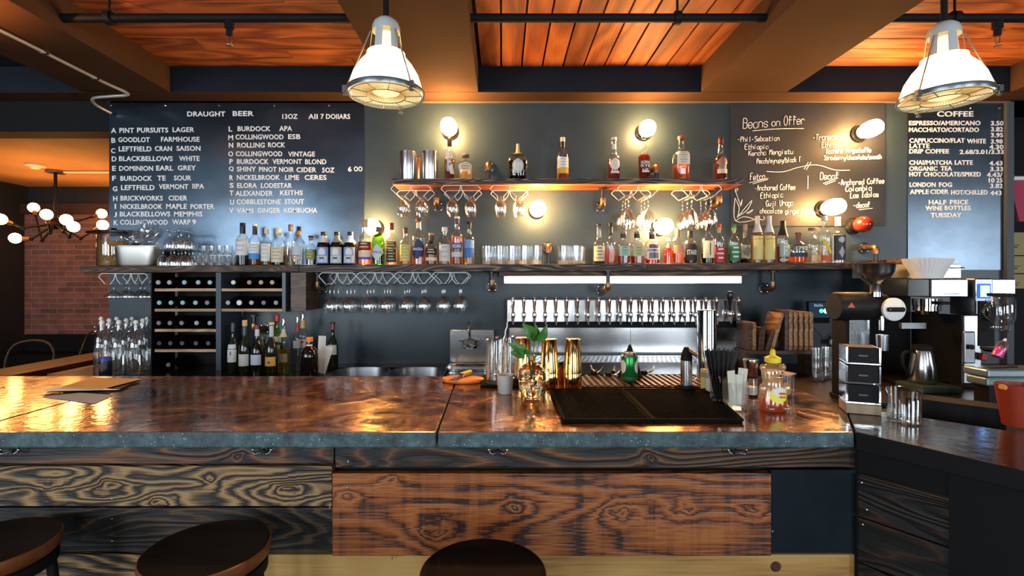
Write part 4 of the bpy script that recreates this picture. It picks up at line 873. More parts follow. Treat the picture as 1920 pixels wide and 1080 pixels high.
lab3 = [('wire glass rack under the left end of the short shelf','snifter hanging upside down from the leftmost rack under the short shelf'),('second wire glass rack under the short shelf','snifter hanging upside down from the second rack under the short shelf'),('third wire glass rack under the short shelf, left of the lit bulb','snifter hanging upside down from the third rack under the short shelf')]
for (a, b), (lr, lg) in zip([(735,806),(829,899),(921,991)], lab3):
    cs, _ = wire_rack('glass_rack', PX(a,3.17), PX(b,3.17), 2, 3.17, 3.35, zub-.0006, .072, lr, 'white wire racks under the short shelf')
    place(sn, [(c, y, zub-.0696) for c in cs for y in (3.20, 3.29)], lg, lg.replace('snifter hanging','snifters'))
clean(sn)
bw = goblet('bigwine', 'hanging_wine_glass')
for (a, b), lr, lg in [((1160,1234),'fourth wire glass rack under the short shelf, right of its middle bracket','large wine glass hanging under the short shelf right of its middle bracket'),((1279,1351),'wire glass rack under the right end of the short shelf','large wine glass hanging under the right end of the short shelf')]:
    cs, _ = wire_rack('glass_rack', PX(a,3.17), PX(b,3.17), 2, 3.17, 3.35, zub-.0006, .072, lr, 'white wire racks under the short shelf')
    place(bw, [(c, y, zub-.0696) for c in cs for y in (3.17, 3.25, 3.33)], lg, lg.replace('glass hanging','glasses'))
clean(bw)
wg = goblet('wine', 'hanging_wine_glass')
xs0 = PX(597,3.14); wd = PX(880,3.14)-xs0
for k in range(4):
    za = lz(xs0+wd*(k+.5)/4)-.0452
    nm = ['first from the left','second from the left','third from the left','rightmost'][k]
    cs, _ = wire_rack('glass_rack', xs0+wd*k/4+.009, xs0+wd*(k+1)/4-.009, 2, 3.14, 3.34, za, .075, 'white wire glass rack under the long shelf, '+nm+' of the four', 'white wire racks under the long shelf')
    lg = 'wine glass hanging below the long shelf in the %s of four white racks' % nm.split()[0]
    place(wg, [(c, y, za-.0726) for c in cs for y in (3.165, 3.245, 3.325)], lg, lg.replace('glass hanging','glasses'))
clean(wg)
cg = goblet('coupe', 'hanging_coupe_glass')
xa_ = PX(187,3.14); wd2 = PX(275,3.14)-xa_
za = lz(xa_)-.043
cs, _ = wire_rack('glass_rack', xa_, xa_+wd2, 3, 3.14, 3.34, za, .07, 'small wire glass rack under the left end of the long shelf', None)
place(cg, [(c, y, za-.0676) for c in cs for y in (3.19, 3.29)], 'coupe glass hanging in the small rack left of the wine rack', 'coupe glasses in the small rack')
clean(cg)
# upside-down goblets, two tiers
gb, _, Hg = goblet('small', 'stacked_goblet', down=False)
X0 = PX(296,3.2)
X0 = PX(314,3.2)
place(gb, [(X0+.071*i, y, lz(X0)+.003) for y in (3.16, 3.235, 3.31) for i in range(3)], 'small goblet standing upside down beside the steel pan', 'upside-down goblets beside the steel pan')
place(gb, [(X0+.036+.071*i, y, lz(X0)+.0045+Hg) for y in (3.17, 3.25) for i in range(2)], 'small goblet in the upper tier beside the steel pan', 'upper tier of goblets beside the steel pan')
clean(gb)
def tumbler(name, r0, r1, h, base, mat='cutglass', cat='glass', seg=20):
    t = thing(name, 'glass', cat)
    m = MB().lathe([(0,0),(r0*.95,0),(r0,.003),(r0+(r1-r0)*.5,h*.5),(r0+(r1-r0)*.8,h*.8),(r1,h),(r1-.002,h),(r0-.003,base),(0,base)], 60 if seg == 11 else seg)
    if seg == 11:
        def flute(x, y, z):
            q = 1 + .045*cos(10*math.atan2(y, x))*(1 if .002 < z < h*.7 else .3); return (x*q, y*q, z)
        m.v = [flute(*v) for v in m.v]
    m.build('tumbler', M[mat], t)
    if seg == 11: MB().lathe([(0,.0015),(r0*.9,.0015),(r0*.93,base-.0005),(0,base-.0005)], 20).build('thick_base', LIQ['ice'], t)
    return t
st = tumbler('shot_glass', .019, .025, .062, .016, seg=11)
X0 = PX(376,3.2)
place(st, [(X0+.0515*i, y, lz(X0)+.002) for y in (3.15, 3.21) for i in range(5)], 'shot glass in the lower tier left of the first bottle', 'lower tier of shot glasses')
z2 = lz(X0)+.066
mb = MB().box(X0-.02, X0+.235, 3.13, 3.235, z2-.0013, z2); tray = mb.build('glass_sheet', M['glass']); tag(tray, 'clear sheet between the two tiers of shot glasses', 'tray')
place(st, [(X0+.045+.049*i, 3.18, z2+.0008) for i in range(4)], 'shot glass in the upper tier left of the first bottle', 'upper tier of shot glasses')
clean(st)
hb = tumbler('tumbler', .034, .036, .118, .022, seg=11)
hb2 = []
place(hb, [(PX(px,3.19), 3.19, lz(PX(px,3.19))+.0015) for px in (914, 937, 960, 983, 1006)] + [(PX(px,3.27), 3.27, lz(PX(px,3.27))+.0015) for px in (921, 943, 965, 988)], 'ribbed tumbler in the row between the blue-labelled bottle and the bracket', 'tumblers left of the bracket')
place(hb, [(PX(px,3.19), 3.19, lz(PX(px,3.19))+.0015) for px in (1056, 1079)] + [(PX(px,3.27), 3.27, lz(PX(px,3.27))+.0015) for px in (1067, 1088)], 'ribbed tumbler right of the bracket on the long shelf', 'tumblers right of the bracket')
clean(hb)
# steel tins on the short shelf
for px, Y, r, h, mt, lab in [(765,3.22,.0525,.185,'steel','first tall steel tin at the left end of the short shelf'),(806,3.22,.053,.185,'steel','second tall steel tin, beside the bottle with the slanted label'),(785,3.315,.042,.165,'copper','copper tin behind the two steel tins')]:
    t = thing('steel_tin' if mt == 'steel' else 'copper_tin', lab, 'tin', (PX(px,Y), Y, ZU+.001), group='tins on the short shelf')
    MB().lathe([(0,0),(r*.98,0),(r,.003),(r,h-.012)], 32).build('body', M[mt], t)
    MB().lathe([(r+.0008,h-.013),(r+.0012,h),(r-.002,h),(r-.002,h-.012)], 32).build('rim', M[mt], t)
# ------------------------------------------------------------------ wine rack
YR = 3.10
wr = thing('wine_rack', 'black wine rack with wooden slats and blue grey posts under the long shelf', 'wine rack', (PX(283,YR), YR, ZK+.001))
def rk(px): return PX(px,YR)-PX(283,YR)
def rz(py): return PZ(py,YR)-ZK-.001
ztop = lz(PX(400,YR))-.044-ZK-.001
MB().box(0, rk(284.7), 0, .22, 0, ztop).build('side_panel', M['black'], wr)
MB().box(rk(405.5), rk(415), -.004, .22, 0, ztop-.001).build('post', P('blue_grey_upright', (.045,.065,.085), .5), wr)
MB().box(rk(529.5), rk(536), -.004, .10, rz(585), ztop-.001).build('post', M['paint'], wr)
MB().box(rk(541), rk(570), .03, .26, rz(583), ztop-.001).build('side_panel', M['walnut'], wr)
MB().box(rk(289), rk(405), .225, .235, 0, ztop-.001).build('back_panel', M['black'], wr)
for y in (543.5,581.5,619.5,657.5): MB().box(rk(290), rk(405), 0, .02, rz(y+2.6), rz(y-2.6)).build('slat', M['rackwood'], wr); 
for y in (543.5,581.5): MB().box(rk(415.5), rk(529), 0, .02, rz(y+2.6), rz(y-2.6)).build('slat', M['rackwood'], wr)
for y, xr in [(543.5,405),(581.5,405),(619.5,405),(657.5,405)]: MB().box(rk(290), rk(405), .021, .215, rz(y+1.5), rz(y-1.5)).build('shelf', M['black'], wr)
for y in (543.5,581.5): MB().box(rk(415.5), rk(541), .021, .215, rz(y+1.5), rz(y-1.5)).build('shelf', M['black'], wr)
MB().box(rk(415.5), rk(541), .2155, .225, rz(585), ztop-.001).build('back_panel', M['black'], wr)
def lying(label, capc, tip=.0145):
    t = thing('lying_wine_bottle', label, 'bottle', group='wine bottles lying in the rack')
    Rm = Matrix.Rotation(-pi/2, 3, 'X')
    MB().lathe([(.0135,.003),(.0138,.05),(.015,.075),(.034,.11),(.036,.125),(.036,.205),(.03,.209),(0,.205)], 18, R=Rm).build('glass_body', M['darkglass'], t)
    MB().lathe([(0,0),(tip*.9,0),(tip,.003),(tip,.007),(.0136,.009)], 16, R=Rm).build('capsule', C(*capc, .35), t)
    MB().lathe([(.0141,.0095),(.0143,.05)], 16, R=Rm).build('neck_foil', M['black'], t)
    return t
TE, LI, GY, CRM = (.20,.44,.52), (.42,.30,.40), (.15,.14,.17), (.68,.62,.45)
DK = (.035,.035,.04); WHT = (.72,.74,.75)
rows = [('top row of the left rack bay', 532, 543.5, [(296,LI),(317,LI),(345,TE),(371,TE),(393,TE)]),('second row of the left rack bay', 569, 581.5, [(298,TE),(320,TE),(342,TE),(366,TE),(388,GY)]),
        ('third row of the left rack bay', 605, 619.5, [(297,GY),(318,GY),(340,GY),(368,(.30,.32,.42)),(393,(.30,.30,.40))]),('fourth row of the left rack bay', 644, 657.5, [(298,DK),(319,DK),(341,DK),(367,DK),(390,DK)]),('bottom row of the left rack bay', 681, None, [(315,GY)]),
        ('top row of the right rack bay', 526, 543.5, [(437,CRM),(467,(.30,.15,.06)),(489,(.36,.24,.08)),(510,(.40,.27,.09))]),('lower row of the right rack bay', 566, 581.5, [(427,(.3,.32,.3)),(448,WHT),(471,(.42,.38,.36)),(494,(.05,.08,.07)),(517,(.16,.24,.22))])]
names = {LI:'lilac',TE:'pale teal',GY:'grey',CRM:'cream',DK:'black',WHT:'white'}
protos = {}
ordn = ['first','second','third','fourth','fifth']
for lab, y, sl, bs in rows:
    for i, (px, colr) in enumerate(bs):
        zz = PZ((sl-2.6) if sl else 690, YR)+.037+.001 if sl else ZK+.037
        L_ = 'wine bottle lying %s in the %s, %s cap' % (ordn[i], lab, names.get(colr, 'metallic'))
        if colr in protos: dup(protos[colr][0], (PX(px,YR-.008), YR-.008, zz), L_, ch=protos[colr][1])
        else:
            o = lying(L_, colr, .017 if colr == WHT else .0145); o.location = (PX(px,YR-.008), YR-.008, zz); protos[colr] = (o, kids(o))
RX = Matrix.Rotation(pi/2, 3, 'X')
def on_bar(px, py): 
    Y = F*(EYE-ZB)/(py-CY); return PX(px,Y), Y
# ------------------------------------------------------------------ beer taps
YT = 3.12
tp = thing('tap_rail', 'long stainless steel beer tap rail on the back wall', 'beer taps', (PX(1168,YT), YT, 1.20))
def tx(px): return PX(px,YT)-tp.location.x
def tz(py): return PZ(py,YT)-1.20
MB().box(tx(951), tx(1386), 0, .16, tz(604), tz(562)).build('housing', P('polished_steel', (.80,.81,.82), .16, 1), tp, bevel=.004)
MB().box(tx(953), tx(1384), -.004, .02, tz(614.5), tz(604.2)).build('black_band', M['black'], tp)
for px in (1182.5,): MB().box(tx(px)-.0008, tx(px)+.0008, -.0006, 0, tz(603), tz(563)).build('seam', M['steeldark'], tp)
hand = MB().lathe([(0,0),(.0065,.004),(.0075,.02),(.0115,.062),(.0125,.078),(.010,.088),(0,.091)], 14).mb(MB())
hand.m = [0]*len(hand.m)
fau = MB().lathe([(0,0),(.014,0),(.014,.012),(.010,.016),(.010,.03)], 14, R=RX)
fau.lathe([(0,0),(.012,.002),(.0135,.014),(.0135,.03),(.010,.04),(0,.041)], 14, c=(0,-.036,-.022))
fau.tube([(0,-.036,-.016),(0,-.044,-.036),(0,-.052,-.062)], [.0105,.0075,.0058], 12)
HM = P('dark_chrome_handle', (.30,.22,.18), .12, 1)
me_f = me_h = me_t = None
for i in range(21):
    px = 962+19.83*i
    if i == 20: px = 1380
    fo = fau.build('faucet', M['chrome'], tp, (tx(px), 0, tz(589)))
    if me_f: fo.data = me_f
    else: me_f = fo.data
    ho = hand.build('handle', HM, fo, (0, -.036, .016), (0, 0, 0))
    if me_h: ho.data = me_h
    else: me_h = ho.data
fo = fau.build('faucet', M['chrome'], tp, (tx(1364), -.0, tz(587)))
MB().lathe([(0,0),(.008,.004),(.009,.03),(.017,.085),(.019,.105),(.015,.122),(0,.126)], 16).build('handle', M['blackgloss'], fo, (0,-.036,.014))
bs = thing('tap_backsplash', 'stainless splash panel below the beer taps', 'splash panel', (PX(1168,3.3), 3.30, ZK+.002))
def bx_(px, Y): return PX(px,Y)-bs.location.x
for a, b in [(955,1182),(1182.6,1386)]: MB().box(bx_(a,3.3), bx_(b,3.3), 0, .012, 0, PZ(612,3.3)-ZK).build('panel', P('brushed_splash_steel', (.55,.56,.58), .20, 1, bump=.02, nscale=3), bs)
for px in (1178,1187): MB().lathe([(0,0),(.005,0),(0,.004)], 10, c=(bx_(px,3.3),0,PZ(635,3.3)-ZK), R=RX).build('screw', M['chrome'], bs)
dt = thing('drip_tray', 'perforated stainless drip tray under the beer taps', 'drip tray', (PX(1168,3.05), 3.05, ZK+.002))
m = MB(); m.box(tx(955), tx(1360), -.10, .17, .0, .075); m.build('tray', M['steel'], dt, bevel=.004)
m = MB()
for i in range(46):
    for k in range(5):
        x = tx(962)+(tx(1352)-tx(962))*(i+.5*(k%2))/46; m.cyl((x, -.07+.05*k, .0753), .008, .0008, 8)
m.build('perforation', M['black'], dt)
# ------------------------------------------------------------------ hand sink
hs = thing('hand_sink', 'small stainless hand sink with a splash back and black tap', 'sink', (PX(873,3.2), 3.2, ZK+.002))
def hx(px, Y=3.2): return PX(px,Y)-hs.location.x
def hz(py, Y=3.2): return PZ(py,Y)-ZK-.002
MB().box(hx(840), hx(925), .12, .16, 0, hz(622)).build('splash_back', M['steel'], hs, bevel=.003)
MB().box(hx(842), hx(924), .112, .12, hz(634), hz(631)).build('fold', M['steeldark'], hs)
MB().box(hx(848), hx(868), .1185, .12, hz(630), hz(625)).build('maker_plate', M['steeldark'], hs)
m = MB(); m.lathe([(.15,0),(.15,.012),(.135,.012),(.12,-.0),(.11,.002),(0,.003)], 40, sq=6, ys=.75, c=(hx(880),-.02,0)); m.build('basin', M['steel'], hs)
m = MB(); m.box(hx(866), hx(893), .09, .118, hz(657), hz(652)); m.tube(smoothpath([(hx(879),.1,hz(652)),(hx(879),.09,hz(615)),(hx(879),.05,hz(607)),(hx(879),-.02,hz(612)),(hx(879),-.04,hz(622))]), .0095, 12); m.build('tap', M['chrome'], hs)
for s in (-1,1):
    m = MB().cyl((hx(879)+s*.036,.1,hz(652)), .014, .03, 14); m.cbox((hx(879)+s*.052,.08,hz(641)), .03, .05, .006); m.build('tap_handle', M['blackgloss'], hs)
sb_ = MB(); random.seed(3)
for k in range(60):
    a = random.random()*2*pi; b = random.random()*pi; r0 = .018+random.random()*.012
    c0 = Vector((cos(a)*sin(b)*.035, sin(a)*sin(b)*.02-.01, cos(b)*.024)); 
    sb_.tube([c0+Vector((r0*.4*cos(t),r0*.2*sin(t*1.3),r0*.4*sin(t))) for t in [j*.9 for j in range(7)]], .0016, 5)
o = sb_.build('steel_scourer', M['steeldark'], None, (PX(880,3.25), 3.24, PZ(644,3.25))); tag(o, 'wiry steel scourer hung on the hand sink tap', 'scourer')
# ------------------------------------------------------------------ things on the bar: left part
def sheet(name, quad, z0, t, mat, label, cat='paper', group=None):
    pts = []
    for px, py in quad:
        Y = F*(EYE-z0)/(py-CY); pts.append((PX(px,Y), Y))
    cx, cyy = sum(p[0] for p in pts)/4, sum(p[1] for p in pts)/4
    o = MB().prism([(x-cx, y-cyy) for x, y in pts], 0, t).build(name, mat, None, (cx, cyy, z0)); return tag(o, label, cat, group)
sheet('paper_sheet', [(80,744),(150,737),(212,741),(178,757)], ZB+.0008, .0015, P('blue_grey_paper', (.30,.36,.47), .7), 'blue grey sheet lying lowest on the bar at the left')
sheet('clipboard', [(88,731),(175,713),(262,713),(225,731)], ZB+.004, .005, M['blackgloss'], 'dark backing board under the brown menu sheet', 'clipboard')
sheet('paper_sheet', [(78,733),(95,728),(185,727),(220,731)], ZB+.0105, .0012, M['paper'], 'white sheet edge sticking out from under the brown menu')
sheet('menu_sheet', [(112,727),(175,709),(264,711),(190,730)], ZB+.013, .002, P('brown_kraft_paper', (.52,.33,.14), .6), 'brown kraft menu sheet on top of the papers', 'menu')
# cutting board and knife
X, Y = on_bar(868, 717)
cb = tag(MB().lathe([(0,0),(.082,0),(.088,.004),(.088,.014),(.083,.018),(0,.018)], 40, ys=.62, sq=2).build('cutting_board', M['cutboard'], None, (X, Y+.01, ZB+.0005), (0,0,-.12)), 'small oval orange wooden cutting board at the bar seam', 'cutting board')
kn = thing('paring_knife', 'paring knife with a yellow-green handle lying on the orange board', 'knife', (X-.012, Y+.0, ZB+.0195), rz=radians(62))
MB().prism([(-.085,.0),(-.055,-.016),(.002,-.012),(.005,.008),(-.03,.012)], .002, .0042).build('blade', M['steeldark'], kn)
m = MB().cbox((.045,-.002,.012), .075, .020, .017); m.build('handle', P('lime_handle', (.50,.46,.05), .4), kn, bevel=.006)
MB().cbox((.006,-.002,.009), .006, .021, .018).build('bolster', M['chrome'], kn)
# black service tray with mixing glasses
X, Y = on_bar(948, 722)
tr = tag(MB().box(-.10, .075, -.06, .16, 0, .012).build('service_tray', M['blackmatte'], None, (X, Y, ZB+.0005), bevel=.004), 'black rubber tray holding the cut-glass mixing glasses', 'tray')
for px, Y_, lab in [(932,1.985,'tall cut-glass mixing glass with a bar spoon in it'),(950,2.08,'cut-glass mixing glass behind the frosted candle')]:
    g = thing('mixing_glass', lab, 'glass', (PX(px,Y_), Y_, ZB+.0135), group='mixing glasses')
    m = MB(); n = 24; pr = [(0,0),(.040,0),(.043,.006),(.043,.15),(.045,.165),(.047,.172),(.043,.170),(.039,.15),(.038,.016),(0,.016)]
    m.lathe(pr, 48)
    m.v = [((x*(1+.045*cos(12*math.atan2(y,x)+(z*120 if z < .14 else 0))) if math.hypot(x,y) > .0395 and .008 < z < .15 else x), (y*(1+.045*cos(12*math.atan2(y,x)+(z*120 if z < .14 else 0))) if math.hypot(x,y) > .0395 and .008 < z < .15 else y), z) for x, y, z in m.v]
    m.build('glass_body', M['cutglass'], g)
Y_ = 1.985
spn = thing('bar_spoon', 'long twisted steel bar spoon leaning out of the mixing glass', 'spoon', (PX(930,Y_), Y_, ZB+.040))
tip = Vector((PX(962,Y_)-PX(930,Y_), .02, PZ(562,Y_)-ZB-.033))
hel = []
for i in range(90):
    t = i/89; a = t*60; hel.append(tip*t + Vector((cos(a)*.0014, sin(a)*.0014, 0)))
MB().tube(hel, .0028, 6).build('twisted_stem', P('pale_steel', (.85,.85,.83), .38, .7), spn)
MB().ball((0,0,.006), .010, 12, sx=1, sy=.45, sz=1.0).build('bowl', M['chrome'], spn)
X, Y = on_bar(947, 738)
cd = thing('votive_candle', 'frosted white votive candle holder in front of the mixing glasses', 'candle', (X, Y, ZB+.0008))
MB().lathe([(0,0),(.024,0),(.027,.004),(.030,.070),(.0275,.070),(.025,.012),(0,.012)], 26).build('holder', P('frosted_glass', (.55,.55,.52), .45, trans=.25), cd)
MB().cyl((0,0,.0125), .024, .03, 20).build('wax', M['paper'], cd)
# skull bottle vase with pothos
X, Y = on_bar(997, 748)
sk = thing('skull_vase', 'clear glass skull bottle holding a leafy green cutting', 'vase', (X, Y, ZB+.001))
def skull(s=1.0):
    bm = bmesh.new(); bmesh.ops.create_uvsphere(bm, u_segments=40, v_segments=28, radius=1)
    for v in bm.verts:
        x, y, z = v.co
        hxy = math.hypot(x, y) or 1e-9
        if z < -.2 and z > -.995:                                    # the jaw: narrower and squarer than the cranium
            t = min(1, (-z-.2)/.8); rr = .98*(1-t)**.55*.30 + .62 + .06*sin(t*3.1) if t < .97 else .5
            rr = min(rr, .98)
            x, y = x/hxy*rr, y/hxy*rr
        X_, Y_2 = x*.052, y*(.060 if y > 0 and z > -.2 else .050 if y > 0 else .056)
        if y > 0 and z < -.2: Y_2 *= .55
        Z_ = z*.052 if z > -.3 else -.0156 + (z+.3)*.078
        for ex in (-.42, .42):                                   # eye sockets
            d = math.hypot((x-ex)/.30, (z+.12)/.27)
            if y < 0 and d < 1.1: Y_2 += .026*max(0, 1-d*d/1.21)
        d = math.hypot(x/.13, (z+.48)/.17)                        # nose
        if y < 0 and d < 1: Y_2 += .010*(1-d)
        if y < 0 and -.86 < z < -.62: Y_2 += .0016*cos(x*36)      # teeth
        ch = math.hypot((abs(x)-.62)/.22, (z+.38)/.16)
        if y < .2 and ch < 1: X_ *= 1+.10*(1-ch)
        v.co = Vector((X_*s, Y_2*s, Z_*s+.078))
    m = MB(); bm.verts.ensure_lookup_table(); m.add([v.co[:] for v in bm.verts], [[v.index for v in f.verts] for f in bm.faces], 0, True); bm.free(); return m
m = skull(); m.lathe([(0,.002),(.026,.002),(.030,.006),(.030,.03),(.034,.04)], 24); m.lathe([(.016,.126),(.0125,.132),(.0120,.150),(.0145,.151),(.0145,.156),(.0115,.156)], 20)
SKG = P('skull_glass', (1.0,.93,.70), .06, trans=1, ior=1.2, coat=.6); m.build('skull', SKG, sk)
LEAF = P('pothos_leaf', (.045,.165,.022), .35, noise=.55, nscale=22)
stm = P('green_stem', (.10,.17,.03), .5)
def leaf(base, tip, wdt, up, nm='leaf'):
    base, tip = Vector(base), Vector(tip); ax = tip-base; L_ = ax.length; ax.normalize(); upv = Vector(up); sd = ax.cross(upv).normalized(); nn = sd.cross(ax).normalized()
    vs = []; fs = []; n = 12
    for i in range(n+1):
        t = i/n; wv_ = wdt*(sin(pi*min(1,t**.62))**.9)*(1-.15*t) + .0004
        c_ = base + ax*(L_*t) + nn*(.10*L_*sin(pi*t))
        vs += [c_ - sd*wv_ + nn*wv_*.28, c_ - sd*wv_*.5 + nn*wv_*.07, c_, c_ + sd*wv_*.5 + nn*wv_*.07, c_ + sd*wv_ + nn*wv_*.28]
    for i in range(n):
        for k in range(4): fs.append((i*5+k, i*5+k+1, i*5+k+6, i*5+k+5))
    b = len(vs); vs2 = [v - nn*.0006 for v in vs]; 
    return MB().add(vs+vs2, fs+[tuple(reversed([i+b for i in f])) for f in fs], 0, True)
Ys = Y
plant = thing('pothos_cutting', 'leafy green pothos cutting growing from the glass skull', 'plant', (X, Y, ZB+.10))
def pl(px, py, dy=0): return Vector((PX(px,Ys+dy)-X, dy, PZ(py,Ys+dy)-ZB-.10))
for a, mid, b in [((998,690),(1000,660),(1001,640)),((998,690),(1006,660),(1012,640)),((998,690),(992,668),(985,664)),((998,690),(992,676),(990,672))]:
    MB().tube(smoothpath([Vector((0,0,-.03)), pl(*mid,.005), pl(*b,0)]), .0018, 6).build('stem', stm, plant)
for bp, tp_, wd_, up_, dy in [((1004,632),(979,606),.024,(-.2,-1,.15),0),((1001,641),(1003,606),.020,(.6,-1,.1),.01),((1010,641),(1026,607),.0175,(.3,-1,0),-.01),((986,664),(952,643),.020,(0,-1,.5),-.015),((984,664),(956,660),.018,(.1,-1,.1),-.02),((991,655),(992,675),.012,(0,-1,.2),-.02)]:
    leaf(pl(*bp,dy), pl(*tp_,dy-.008), wd_, up_).build('leaf', LEAF, plant)
# gold cocktail shakers
for px, py, lab in [(981,727,'gold cocktail shaker behind the glass skull'),(1030,727,'gold cocktail shaker just right of the glass skull'),(1074,727,'rightmost gold cocktail shaker by the black bar mats')]:
    X, Y = on_bar(px, py)
    if px == 981: Y = 2.0; X = PX(px, Y)
    t = thing('cocktail_shaker', lab, 'shaker', (X, Y, ZB+.001), group='gold cocktail shakers')
    MB().lathe([(0,0),(.034,0),(.036,.003),(.0362,.058),(.0355,.060)], 32).build('small_tin', M['gold'], t)
    MB().lathe([(.0355,.0605),(.0372,.061),(.0372,.064),(.033,.12),(.0285,.186),(.030,.190),(.0285,.192),(.0,.190)], 32).build('large_tin', M['gold'], t)
t = thing('bitters_bottle', 'little red bitters bottle between two gold shakers', 'bottle', (PX(1052,2.04), 2.04, ZB+.001))
MB().lathe([(0,0),(.015,0),(.015,.05),(.006,.062),(.006,.074),(0,.074)], 16).build('glass_body', C(.30,.03,.015,.12), t); MB().cyl((0,0,.0745), .008, .012, 12).build('cap', M['black'], t)
# ------------------------------------------------------------------ drain mat, bar mats and what stands on them
def quad_at(z, q):
    r = []
    for px, py in q:
        Y = F*(EYE-z)/(py-CY); r.append((PX(px,Y), Y))
    return r
dm = thing('drain_grid', 'slatted drain grid behind the black bar mats', 'drain grid', (0,0,ZB+.0005))
q = quad_at(ZB, [(1085,727),(1386,727),(1386,706),(1092,706)]); xa1, xb1, ya1, yb1 = q[0][0], q[1][0]-.02, q[0][1], q[2][1]
MB().box(xa1, xb1, ya1, yb1, 0, .003).build('pan', M['black'], dm)
n = 23
for i in range(n):
    x = xa1+(xb1-xa1)*(i+.5)/n; MB().box(x-.0055, x+.0055, ya1+.004, yb1-.004, .003, .009).build('slat', P('copper_brown_slat', (.22,.11,.055), .3, .5) if i == 0 else bpy.data.materials['copper_brown_slat'], dm)
def bar_mat(q, label):
    pts = quad_at(ZB+.012, q); cx = sum(p[0] for p in pts)/4; cy_ = sum(p[1] for p in pts)/4
    t = thing('bar_mat', label, 'bar mat', (cx, cy_, ZB+.0006), group='rubber bar mats')
    MB().prism([(x-cx,y-cy_) for x, y in pts], 0, .008).build('base', M['blackmatte'], t, bevel=.002)
    m = MB(); P0,P1,P2,P3 = [Vector((x-cx,y-cy_,0)) for x,y in pts]
    nu, nv = 34, 26
    for i in range(nu):
        for j in range(nv):
            u, v = (i+.5)/nu*.93+.035, (j+.5)/nv*.90+.05; p = P0.lerp(P1,u).lerp(P3.lerp(P2,u), v)
            m.add([(p.x-.0022,p.y-.0022,.008),(p.x+.0022,p.y-.0022,.008),(p.x+.0022,p.y+.0022,.008),(p.x-.0022,p.y+.0022,.008),(p.x-.0014,p.y-.0014,.0115),(p.x+.0014,p.y-.0014,.0115),(p.x+.0014,p.y+.0014,.0115),(p.x-.0014,p.y+.0014,.0115)],[(4,5,6,7),(0,1,5,4),(1,2,6,5),(2,3,7,6),(3,0,4,7)])
    o = m.build('nubs', M['blackmatte'], t); o['kind'] = 'stuff'
    m = MB(); 
    for a, b in ((P0,P1),(P1,P2),(P2,P3),(P3,P0)): m.tube([a+Vector((0,0,.009)), b+Vector((0,0,.009))], .0035, 6)
    m.build('rim', M['blackmatte'], t)
bar_mat([(1056,786),(1224,786),(1166,729),(1032,729)], 'left of the two black rubber bar mats')
bar_mat([(1227,786),(1393,786),(1330,729),(1169,729)], 'right of the two black rubber bar mats')
c = thing('beer_can', 'green beer can standing behind the bar mats', 'can', (PX(1180,2.03), 2.03, ZB+.0102))
MB().lathe([(0,0),(.025,0),(.033,.008),(.033,.103),(.027,.116),(.027,.119),(.0255,.117),(0,.116)], 26).build('body', P('green_can', (.012,.20,.045), .22, .6), c)
MB().lathe([(.0333,.104),(.027,.1165),(.027,.1195),(.0255,.1175),(0,.1165)], 26).build('lid', M['steel'], c)
patch(.033, .035, .090, .55, shape='oval', off=1.008).build('label', C(.62,.60,.58), c, (0,0,0), (0,0,.95)); patch(.033, .035, .09, .5, shape='oval', off=1.008).build('label', C(.6,.55,.5), c, (0,0,0), (0,0,-1.15))
MB().lathe([(.0334,.012),(.0334,.022)], 26).build('dark_band', C(.01,.06,.02), c)
f = thing('black_funnel', 'black upturned cone standing behind the green can', 'funnel', (PX(1181,2.12), 2.12, ZB+.0102))
MB().lathe([(0,0),(.052,0),(.052,.006),(.006,.135),(0,.142)], 28).build('cone', M['black'], f)
ps = None
for i, (px, py, rz_) in enumerate([(1110,709,.5),(1122,707,2.0),(1136,711,-.4),(1149,708,1.2),(1204,708,.3)]):
    X, Y = on_bar(px, py)
    lab = 'steel pour spout lying on the drain grid left of the green can' if i < 4 else 'steel pour spout lying right of the green can'
    if ps: dup(ps, (X, Y, ZB+.0205), lab, rz_, ch=psk)
    else:
        ps = thing('pour_spout', lab, 'pour spout', (X, Y, ZB+.0205), rz_, 'pour spouts on the drain grid')
        MB().lathe([(0,0),(.010,0),(.010,.02),(.006,.024)], 14, R=Matrix.Rotation(pi/2,3,'Y')).build('stopper', M['black'], ps)
        MB().tube(smoothpath([(.024,0,0),(.04,0,.002),(.055,0,.014),(.062,0,.026)]), .0042, 8).build('spout', M['chrome'], ps); psk = kids(ps)
X, Y = on_bar(1287, 733)
t = thing('kitchen_torch', 'silver and black kitchen torch standing on the bar mat', 'torch', (X, Y, ZB+.0125))
MB().cyl((0,0,0), .03, .012, 22).build('foot', M['black'], t); MB().lathe([(0,.012),(.0215,.012),(.0215,.105),(0,.105)], 24).build('gas_cylinder', M['steel'], t)
MB().lathe([(.0215,.1055),(.020,.125),(.012,.148),(.008,.155),(0,.156)], 20).build('head', M['black'], t)
MB().tube([(.004,-.004,.146),(.036,-.016,.124)], .0075, 12).build('nozzle', M['bronze'], t)
Yc = 2.08
t = thing('chrome_tower', 'tall polished chrome drinks tower on the bar', 'beer tower', (PX(1325,Yc), Yc, ZB+.001))
MB().lathe([(0,0),(.05,0),(.05,.006),(.039,.012)], 32).build('foot', M['chrome'], t); MB().lathe([(.0385,.01),(.0385,.293),(.0375,.298),(0,.300)], 40).build('tube', M['chrome'], t)
